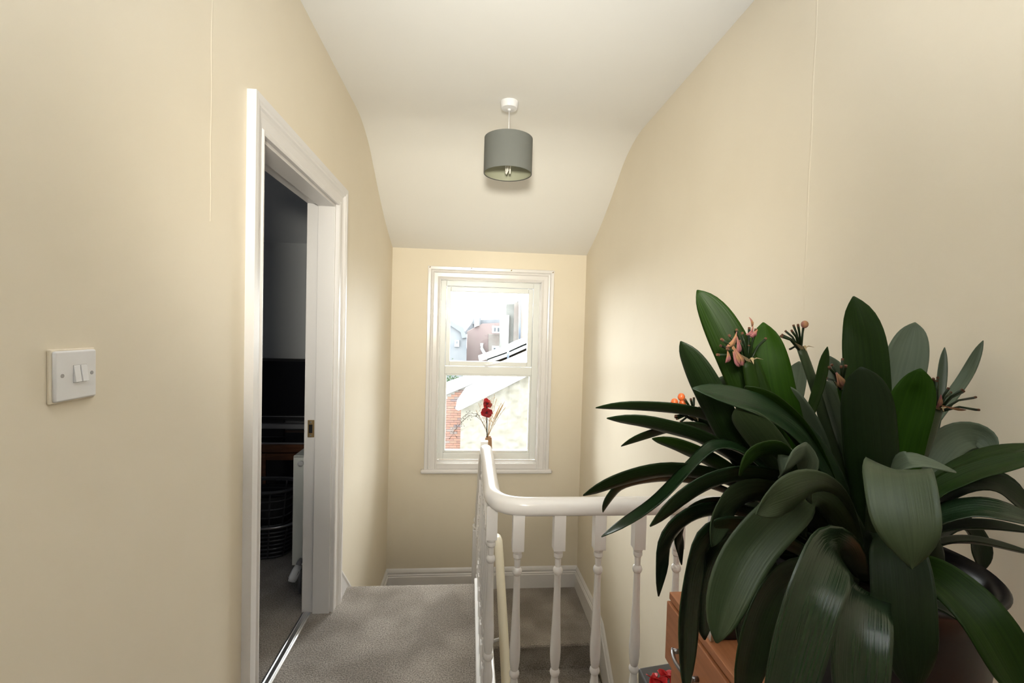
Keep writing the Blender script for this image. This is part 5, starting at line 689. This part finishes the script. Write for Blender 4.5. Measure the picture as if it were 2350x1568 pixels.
BG = root('gift_bag', (.66, 1.42, 0), 'dark grey bag topped with red fabric petals between the chest and balustrade', 'bag')
bgm = MB(); vs = [(.60, 1.36, 0), (.76, 1.36, 0), (.76, 1.46, 0), (.60, 1.46, 0), (.585, 1.34, .395), (.775, 1.34, .42), (.775, 1.48, .42), (.585, 1.48, .395)]
bgm.add(vs, [(0, 1, 5, 4), (1, 2, 6, 5), (2, 3, 7, 6), (3, 0, 4, 7), (0, 3, 2, 1), (4, 5, 6, 7)])
bgm.build('bag_body', 'bag', BG, bev=.008)
MB().add([(.600, 1.338, .33), (.70, 1.336, .385), (.70, 1.336, .31), (.600, 1.338, .26)], [(0, 1, 2, 3)]).build('foil_stripe', 'metal', BG).modifiers.new('s', 'SOLIDIFY').thickness = .002
def petal(c, r, tilt, az, name, mt, parent, cup=.25, seg=7):
    mb = MB(); vs = []; fs = []
    R = Matrix.Rotation(az, 3, 'Z') @ Matrix.Rotation(tilt, 3, 'X')
    for i in range(5):
        t = i / 4
        hw = r * .62 * math.sin(PI * (.12 + .80 * t)) ** .8
        for j in range(seg):
            u = j / (seg - 1) * 2 - 1
            p = Vector((u * hw, t * r * 1.25, cup * r * (u * u) + .18 * r * math.sin(t * 3))); vs.append(Vector(c) + R @ p)
    fs = [(i * seg + j, i * seg + j + 1, (i + 1) * seg + j + 1, (i + 1) * seg + j) for i in range(4) for j in range(seg - 1)]
    o = mb.add(vs, fs).build(name, mt, parent, smooth=True); o.modifiers.new('s', 'SOLIDIFY').thickness = .0012 * max(1, r / .03); return o
for i in range(9):
    petal((.600 + .022 * (i % 5), 1.37 + .02 * (i % 3), .405 + .006 * (i % 3)), .030, .9 - .25 * (i % 3), i * 1.9, 'petal', 'red', BG)
for i in range(3): petal((.597, 1.345, .395 - .022 * i), .024, .2 - .6 * i, 2.6 + i * .8, 'petal', 'red', BG)

# ------------------------------------------------------------------ vase with dried flowers
VS = root('flower_vase', (.19, 4.222, .300), 'tan wooden vase of dried grasses and two red flowers on the window sill', 'vase')
def sqv(w0, z): return [(.19 + sx * w0, 4.222 + sy * w0, z) for sx, sy in ((-1, -1), (1, -1), (1, 1), (-1, 1))]
vm = MB(); vm.add(sqv(.040, .3005) + sqv(.0345, .42) + sqv(.0285, .522) + sqv(.022, .522) + sqv(.022, .45),
    [(0, 3, 2, 1)] + [(4 * i + j, 4 * i + (j + 1) % 4, 4 * (i + 1) + (j + 1) % 4, 4 * (i + 1) + j) for i in range(4) for j in range(4)] + [(16, 17, 18, 19)])
vm.build('vase_body', 'vase', VS, bev=.004)
FL = FLOWER
st1 = MB().tube([(.19, 4.222, .42), FL['stem'][0], FL['stem'][1], FL['up']], .0050, 6).build('flower_stem', 'stemdark', VS, smooth=True)
for key, n_, r_ in (('low', 6, .046), ('up', 5, .040)):
    c = FL[key]; ctr = MB().ball((c[0], c[1] - .012, c[2]), .010, 10).build('flower_centre', 'darkred', st1, smooth=True)
    for i in range(n_):
        a = 2 * PI * i / n_ + (.3 if key == 'low' else .9)
        R = Matrix.Rotation(a, 3, 'Y')
        vs = []
        for t_ in range(5):
            t = t_ / 4; hw = r_ * .62 * math.sin(PI * (.10 + .78 * t)) ** .7
            for j in range(5):
                u = j / 2 - 1; p = Vector((u * hw, (-.022 if i % 2 else .004) * t - .008 * u * u + .012 * t * t, t * r_ * (1.15 if i % 3 else .85))); vs.append(Vector(c) + R @ p)
        fs = [(q * 5 + j, q * 5 + j + 1, (q + 1) * 5 + j + 1, (q + 1) * 5 + j) for q in range(4) for j in range(4)]
        MB().add(vs, fs).build('petal', ('red', 'deepred')[i % 2], st1, smooth=True).modifiers.new('s', 'SOLIDIFY').thickness = .0015
for i, (a, b) in enumerate(FL['fan']):
    mid = ((a[0] * .6 + b[0] * .4), (a[1] + b[1]) / 2, a[2] * .5 + b[2] * .5 + .01)
    pts = [tuple(v) for v in qbez(a, mid, b, 8)]
    g = MB().tube(pts, .0016, 5)
    if i in (0, 1, 2): g.tube(pts[4:], .006, 6, scales=[.5, 1, .9, .6, .1])
    for j in range(6):
        p = pts[3 + j % 5]; s_ = random.choice((-1, 1)); g.tube([p, (p[0] + s_ * random.uniform(.008, .02), p[1], p[2] + random.uniform(.015, .035))], .0011, 4)
    g.build('dried_grass', 'straw', VS, smooth=True)
tg = MB()
for key in ('twig', 'twig2'):
    P_ = FL[key]; tg.tube([(.185, 4.22, .50)] + P_, .0018, 5)
    for i, p in enumerate(P_[2:]):
        for s_ in range(5):
            q = (p[0] + random.uniform(-.04, .03), p[1] + random.uniform(-.02, .02), p[2] + random.uniform(-.05, .03))
            tg.tube([p, q], .0009, 4); tg.ball(q, .0035, 6)
tg.build('budded_twig', 'twig', VS)

# ------------------------------------------------------------------ clivia plant
PL = root('potted_plant', (.70, .74, CZ), 'large dark green strap leaved houseplant with spent flower stalks in a black pot', 'plant')
pc = (.70, .74, 0); zr = 1.14
MB().lathe([(.115, CZ), (.122, CZ + .008), (.138, CZ + .06), (.150, CZ + .14), (.157, CZ + .22), (.158, zr - .045), (.160, zr - .022), (.168, zr - .008), (.172, zr - .001), (.168, zr + .003), (.156, zr - .003), (.148, zr - .018), (.146, zr - .05), (.14, CZ + .18), (.12, CZ + .10)], pc, 64).build('pot', 'pot', PL, smooth=True)
MB().lathe([(.001, zr - .040), (.08, zr - .036), (.146, zr - .045), (.146, zr - .06), (.001, zr - .07)], pc, 32, cap=False).build('soil', 'soil', PL, smooth=True)
for k in range(9):
    a = k * .7; cx, cy = .70 + .06 * math.cos(a) * (k % 3) / 1.5, .74 + .05 * math.sin(a) * (k % 3) / 1.5
    MB().lathe([(.026, zr - .05), (.028, zr - .02), (.024, zr + .03), (.016, zr + .06), (.010, zr + .065)], (cx, cy, 0), 10).build('leaf_sheath', LM[1], PL, smooth=True)
def leaf_obj(tone, rows):
    NC = 7; vs = []; uvs = []; n = len(rows)
    P0 = [Vector(r[:3]) for r in rows]
    for i, r in enumerate(rows):
        t = (P0[min(i + 1, n - 1)] - P0[max(i - 1, 0)]).normalized(); s = Vector(r[3:6]); nrm = s.cross(t).normalized() if s.length > 1e-6 else Vector((0, 0, 1))
        if nrm.z < 0: nrm = -nrm
        hw = s.length
        for j in range(NC):
            u = j / (NC - 1) * 2 - 1
            wave = .03 * hw * math.sin(i * 1.9 + u * 4)
            vs.append(P0[i] + s * u + nrm * (hw * .26 * (abs(u) ** 1.3 - .5) + wave)); uvs.append(((u + 1) / 2, i / (n - 1)))
    fs = [(i * NC + j, i * NC + j + 1, (i + 1) * NC + j + 1, (i + 1) * NC + j) for i in range(n - 1) for j in range(NC - 1)]
    o = MB().add(vs, fs).build('leaf', LM[tone], PL, smooth=True)
    me = o.data; ul = me.uv_layers.new(name='uv'); ro = random.random() * 9
    for l in me.loops: ul.data[l.index].uv = (uvs[l.vertex_index][0] + ro, uvs[l.vertex_index][1])
    sd = o.modifiers.new('sub', 'SUBSURF'); sd.levels = 1; sd.render_levels = 1
    m_ = o.modifiers.new('s', 'SOLIDIFY'); m_.thickness = .0014
    return o
for tone, rows in LEAVES: leaf_obj(tone, rows)
for tone, pts, hw, peds, pets, bers in STALKS:
    prof = [(hw * math.cos(2 * PI * k / 12), hw * .45 * math.sin(2 * PI * k / 12)) for k in range(12)]
    n = len(pts); P_ = [tuple(v) for v in qbez(pts[0], [2 * pts[1][i] * .5 + pts[2][i] * .5 for i in range(3)] if False else pts[1], pts[2], 5)][:-1] + [pts[2], [(pts[2][i] + pts[3][i]) / 2 for i in range(3)], pts[3]]
    P_ = [pts[0], pts[1], pts[2], pts[3]]
    fine = []
    for i in range(3):
        for k in range(4):
            t = k / 4; p0 = Vector(P_[max(i - 1, 0)]); p1 = Vector(P_[i]); p2 = Vector(P_[i + 1]); p3 = Vector(P_[min(i + 2, 3)])
            fine.append(.5 * (2 * p1 + (p2 - p0) * t + (2 * p0 - 5 * p1 + 4 * p2 - p3) * t * t + (3 * p1 - p0 - 3 * p2 + p3) * t ** 3))
    fine.append(Vector(P_[3]))
    sk = MB().sweep(fine, prof, up=(0, -1, 0), scales=[1.15 - .35 * i / 12 for i in range(13)]).build('flower_stalk', LM[tone], PL, smooth=True)
    for a, b in peds:
        a = Vector(a); b = Vector(b); d = b - a
        MB().tube([a - Vector((0, 0, .006)), a + d * .5 + Vector((0, 0, .004)), a + d * .93], .0020, 7, scales=[1.2, 1, 1.15]).build('pedicel', LM[1], sk, smooth=True)
        MB().tube([a + d * .92, b], .0022, 7).build('cut_tip', 'browntip', sk)
    top = Vector(pts[3])
    for k in range(3):
        sg = (-1, 1, .2)[k]
        mb = MB().sweep([top + Vector((0, 0, -.004)), top + Vector((.010 * sg, -.008, .004)), top + Vector((.020 * sg, -.010, .010 - .008 * k))], [(-.006, 0), (0, .0012), (.006, 0), (0, -.0012)], scales=[1, .8, .15])
        mb.build('bract', 'papery', sk)
    for a, b, c, w_ in pets:
        hwm = w_ * .50 / 1068 * .85
        mid = [tuple(v) for v in qbez(a, b, c, 6)]
        for q in range(3):
            o2 = (q - 1) * hwm * .55
            MB().sweep([(p[0] + o2 * (i / 6), p[1] - abs(o2) * .6, p[2] + o2 * .3) for i, p in enumerate(mid)], [(-hwm, .002), (0, -.001), (hwm, .002), (0, .0)], up=(0, -1, 0), scales=[.12, .3, .55, .8, 1, .75, .15]).build('dried_petal', 'pink', sk, smooth=True)
    for p in bers: MB().ball(p, .0068, 12, (1, 1, 1.1)).build('berry', 'berry' if tone == 1 else 'pink', sk, smooth=True)

# ------------------------------------------------------------------ outdoors
MB().box(-60, 60, 6, 120, -9.2, -9.0).build('yard_ground', 'yard', **S)
def E(k): return EXT[k][0], EXT[k][1]
def cen(pts, Y): return (sum(p[0] for p in pts) / len(pts), Y, min(p[1] for p in pts))
# rubble wall outbuilding
Y, pts = E('render')
RB = root('outbuilding', (1.8, 13, -4), 'white painted rubble gable wall outside with pale sloping coping', 'building')
p2 = [list(p) for p in pts]
for p in p2:
    if p[1] < -2.6: p[1] = -9
MB().prism([tuple(p) for p in p2], 13.08, 15.9 if False else 14.2, 'Y').build('gable_wall', 'rendered', RB)
def rubble():
    xs = (p2[1][0], p2[2][0] + 1.0); nx, nz = 90, 90; vs = []
    def top(x):
        for (a, b) in zip(p2[1:-1], p2[2:]):
            if a[0] <= x <= b[0]: return a[1] + (b[1] - a[1]) * (x - a[0]) / (b[0] - a[0])
        return p2[3][1]
    for i in range(nx + 1):
        x = xs[0] + (xs[1] - xs[0]) * i / nx; zt_ = top(x)
        for j in range(nz + 1):
            z = -3.4 + (zt_ + 3.4) * j / nz
            q = Vector((x * 2.6, z * 3.8, 2.0)); d = noise.voronoi(q)[0]; h_ = (d[1] - d[0])
            vs.append((x, 13.06 - .055 * min(1, h_ * 2.2) - .03 * noise.noise(Vector((x * 7, z * 7, 1))), z))
    fs = [(i * (nz + 1) + j, i * (nz + 1) + j + 1, (i + 1) * (nz + 1) + j + 1, (i + 1) * (nz + 1) + j) for i in range(nx) for j in range(nz)]
    MB().add(vs, fs).build('rubble_face', 'rendered', RB, smooth=True)
rubble()
Y, pts = E('rcope'); MB().prism([tuple(p) for p in pts], 12.82, 14.3, 'Y').build('coping', 'coping', RB, bev=.01)
# brick wall
Y, pts = E('brick'); p3 = [list(p) for p in pts]
for p in p3:
    if p[1] < -2.6: p[1] = -9
BW = root('brick_outbuilding', (0, 15, -4), 'red brick wall outside behind the rubble gable with white sloping coping', 'building')
MB().prism([tuple(p) for p in p3], 15.012, 16.6, 'Y').build('wall_core', 'mortar', BW)
Yc, pts = E('bcope'); MB().prism([tuple(p) for p in pts], 14.85, 16.7, 'Y').build('coping', 'coping', BW, bev=.01)
tops = p3[1:-1]
def btop(x):
    for (a, b) in zip(tops[:-1], tops[1:]):
        if a[0] <= x <= b[0]: return a[1] + (b[1] - a[1]) * (x - a[0]) / (b[0] - a[0])
    return tops[-1][1]
bm_ = MB().box(-.1075, .1075, -.012, .02, -.0325, .0325); brick0 = None; nbk = 0
rt0 = EXT['render'][1]
z = -2.95; row = 0
while z < .4:
    x = -1.35 + (.1125 if row % 2 else 0)
    while x < 2.0:
        hid = x > rt0[1][0] * 15 / 13 + .35 and z < (rt0[1][1] - 1.52) * 15 / 13 + 1.52 + (x - rt0[1][0] * 15 / 13) * .5 - .2
        if z + .04 < min(btop(x - .1), btop(x + .1)) and not hid and nbk < 300:
            loc = Vector((x, 15 + random.uniform(-.006, .004), z)) - OFF[BW.name]
            if brick0 is None: brick0 = bm_.build('brick', 'brick', BW, local=True); brick0.location = loc
            else: link_copy(brick0, BW, loc)
            nbk += 1
        x += .225
    z += .075; row += 1
print('bricks', nbk)
# third low roof
T3 = root('lean_to_roof', (1.5, 19, -1), 'low orange brick lean-to with two white sloping roof edges outside', 'building')
Y, pts = E('third'); MB().prism([(p[0], -9 if p[1] < -.2 else p[1]) for p in pts], 19.05, 21, 'Y').build('side_wall', 'orangebrick', T3)
for k in ('tcope1', 'tcope2'):
    Y, pts = E(k); MB().prism([tuple(p) for p in pts], Y - .1, 21.2, 'Y').build('roof_edge', 'coping', T3)
Y, pts = E('pipe'); MB().tube([(p[0], 18.4, p[1]) for p in pts], .045, 8).build('vent_pipe', 'pipe', T3, smooth=True)
# red brick house
RH = root('red_brick_house', (1, 32, -9), 'distant pale red brick house with white paired windows seen through upper pane', 'building')
Y, pts = E('red'); MB().prism([(p[0], -9 if p[1] < -1 else p[1]) for p in pts], 32, 38, 'Y').build('house_wall', 'redhouse', RH)
Y, pts = E('redroof'); MB().prism([tuple(p) for p in pts], 33.5, 38, 'Y').build('roof', 'slate', RH)
Y, pts = E('redchim'); MB().prism([tuple(p) for p in pts], 33, 34, 'Y').build('chimney', 'slate', RH)
Y, pts = E('dorm'); MB().prism([tuple(p) for p in pts], 31.8, 32.8, 'Y').build('dormer', 'outwhite', RH)
Y, pts = E('bay'); MB().prism([tuple(p) for p in pts], 31.3, 32, 'Y').build('bay', 'peach', RH)
for k in ('w1', 'w2'):
    Y, pts = E(k); x0, x1 = pts[1][0], pts[2][0]; z0, z1 = pts[0][1], pts[1][1]
    f_ = MB().box(x0, x1, 31.10, 31.30, z0, z1).build('window', 'outwhite', RH)
    wd = (x1 - x0)
    for q in (0, 1): MB().box(x0 + wd * (.20 + .42 * q), x0 + wd * (.40 + .42 * q), 31.06, 31.10, z0 + .10, z1 - .12).build('pane', 'pane', f_)
Y, pts = E('arc'); MB().tube([(p[0], 31.6, p[1]) for p in pts], .12, 8).build('curved_pipe', 'outwhite', RH, smooth=True)
# grey house
GH = root('grey_slate_house', (-2, 30, -9), 'distant grey house with slate gable and small white window seen through upper pane', 'building')
Y, pts = E('grey'); MB().prism([(p[0], -9 if p[1] < -2.5 else p[1]) for p in pts], 30, 31.4, 'Y').build('house_wall', 'greywall', GH)
pp = [tuple(p) for p in pts]
MB().prism([pp[1], pp[2], pp[3], pp[4], (pp[4][0] - .3, pp[4][1] - .05), (pp[3][0] - .15, pp[3][1] - .3), (pp[2][0], pp[2][1] - .3), (pp[1][0], pp[1][1] - .3)], 29.8, 31.5, 'Y').build('roof', 'slate', GH)
Y, pts = E('gwin'); x0, x1 = pts[0][0], pts[2][0]; z0, z1 = pts[0][1], pts[1][1]
f_ = MB().box(x0, x1, 29.85, 30, z0, z1).build('window', 'outwhite', GH)
MB().box(x0 + .09, x1 - .09, 29.82, 29.85, (z0 + z1) / 2, z1 - .06).build('pane', 'pane', f_)
# tall terrace at right
TT = root('tall_terrace', (2.5, 25, -9), 'tall grey sided terrace with peach brick edge seen at right of upper pane', 'building')
Y, pts = E('tall'); MB().prism([(p[0], -9 if p[1] < 0 else p[1]) for p in pts], 25, 30.5, 'Y').build('stone_side', 'stonegrey', TT)
Y, pts = E('tallr'); MB().prism([(p[0], -9 if p[1] < 0 else p[1]) for p in pts], 24, 30.5, 'Y').build('brick_front', 'peach', TT)
Y, pts = E('tpipe'); MB().tube([(p[0], 23.9, p[1]) for p in pts], .05, 8).build('drain_pipe', 'pipe', TT, smooth=True)
xe = EXT['tall'][1]
MB().box(xe[2][0] - .05, xe[4][0] + .08, 24.9, 25.0, -9, xe[2][1] + .1).build('quoin_strip', 'peach', TT)
MB().box(xe[0][0] - .18, xe[0][0] + .05, 24.8, 25.2, -9, xe[1][1] - .6).build('white_edge', 'outwhite', TT)
# hedge / tree
Y, pts = E('tree'); tx, tz = pts[0]
TR = root('garden_tree', (tx - .2, 22, -9), 'pale green bushy tree at lower left of the window view', 'tree')
MB().tube([(tx - .2, 22, -9), (tx - .2, 22, tz)], .12, 8).build('trunk', 'bark', TR, smooth=True)
cr = MB()
for i in range(1400):
    a, b, c = random.gauss(0, .34), random.gauss(0, .3), random.gauss(0, .38)
    p = Vector((tx - .25 + a, 22 + b, tz - .1 + c)); d = Vector((random.uniform(-1, 1), random.uniform(-1, 1), random.uniform(-1, 1))).normalized() * .055
    e = d.cross(Vector((.3, .5, .8))).normalized() * .03
    cr.add([p - d, p + e, p + d, p - e], [(0, 1, 2, 3)])
cr.build('foliage', 'foliage', TR, kind='stuff')
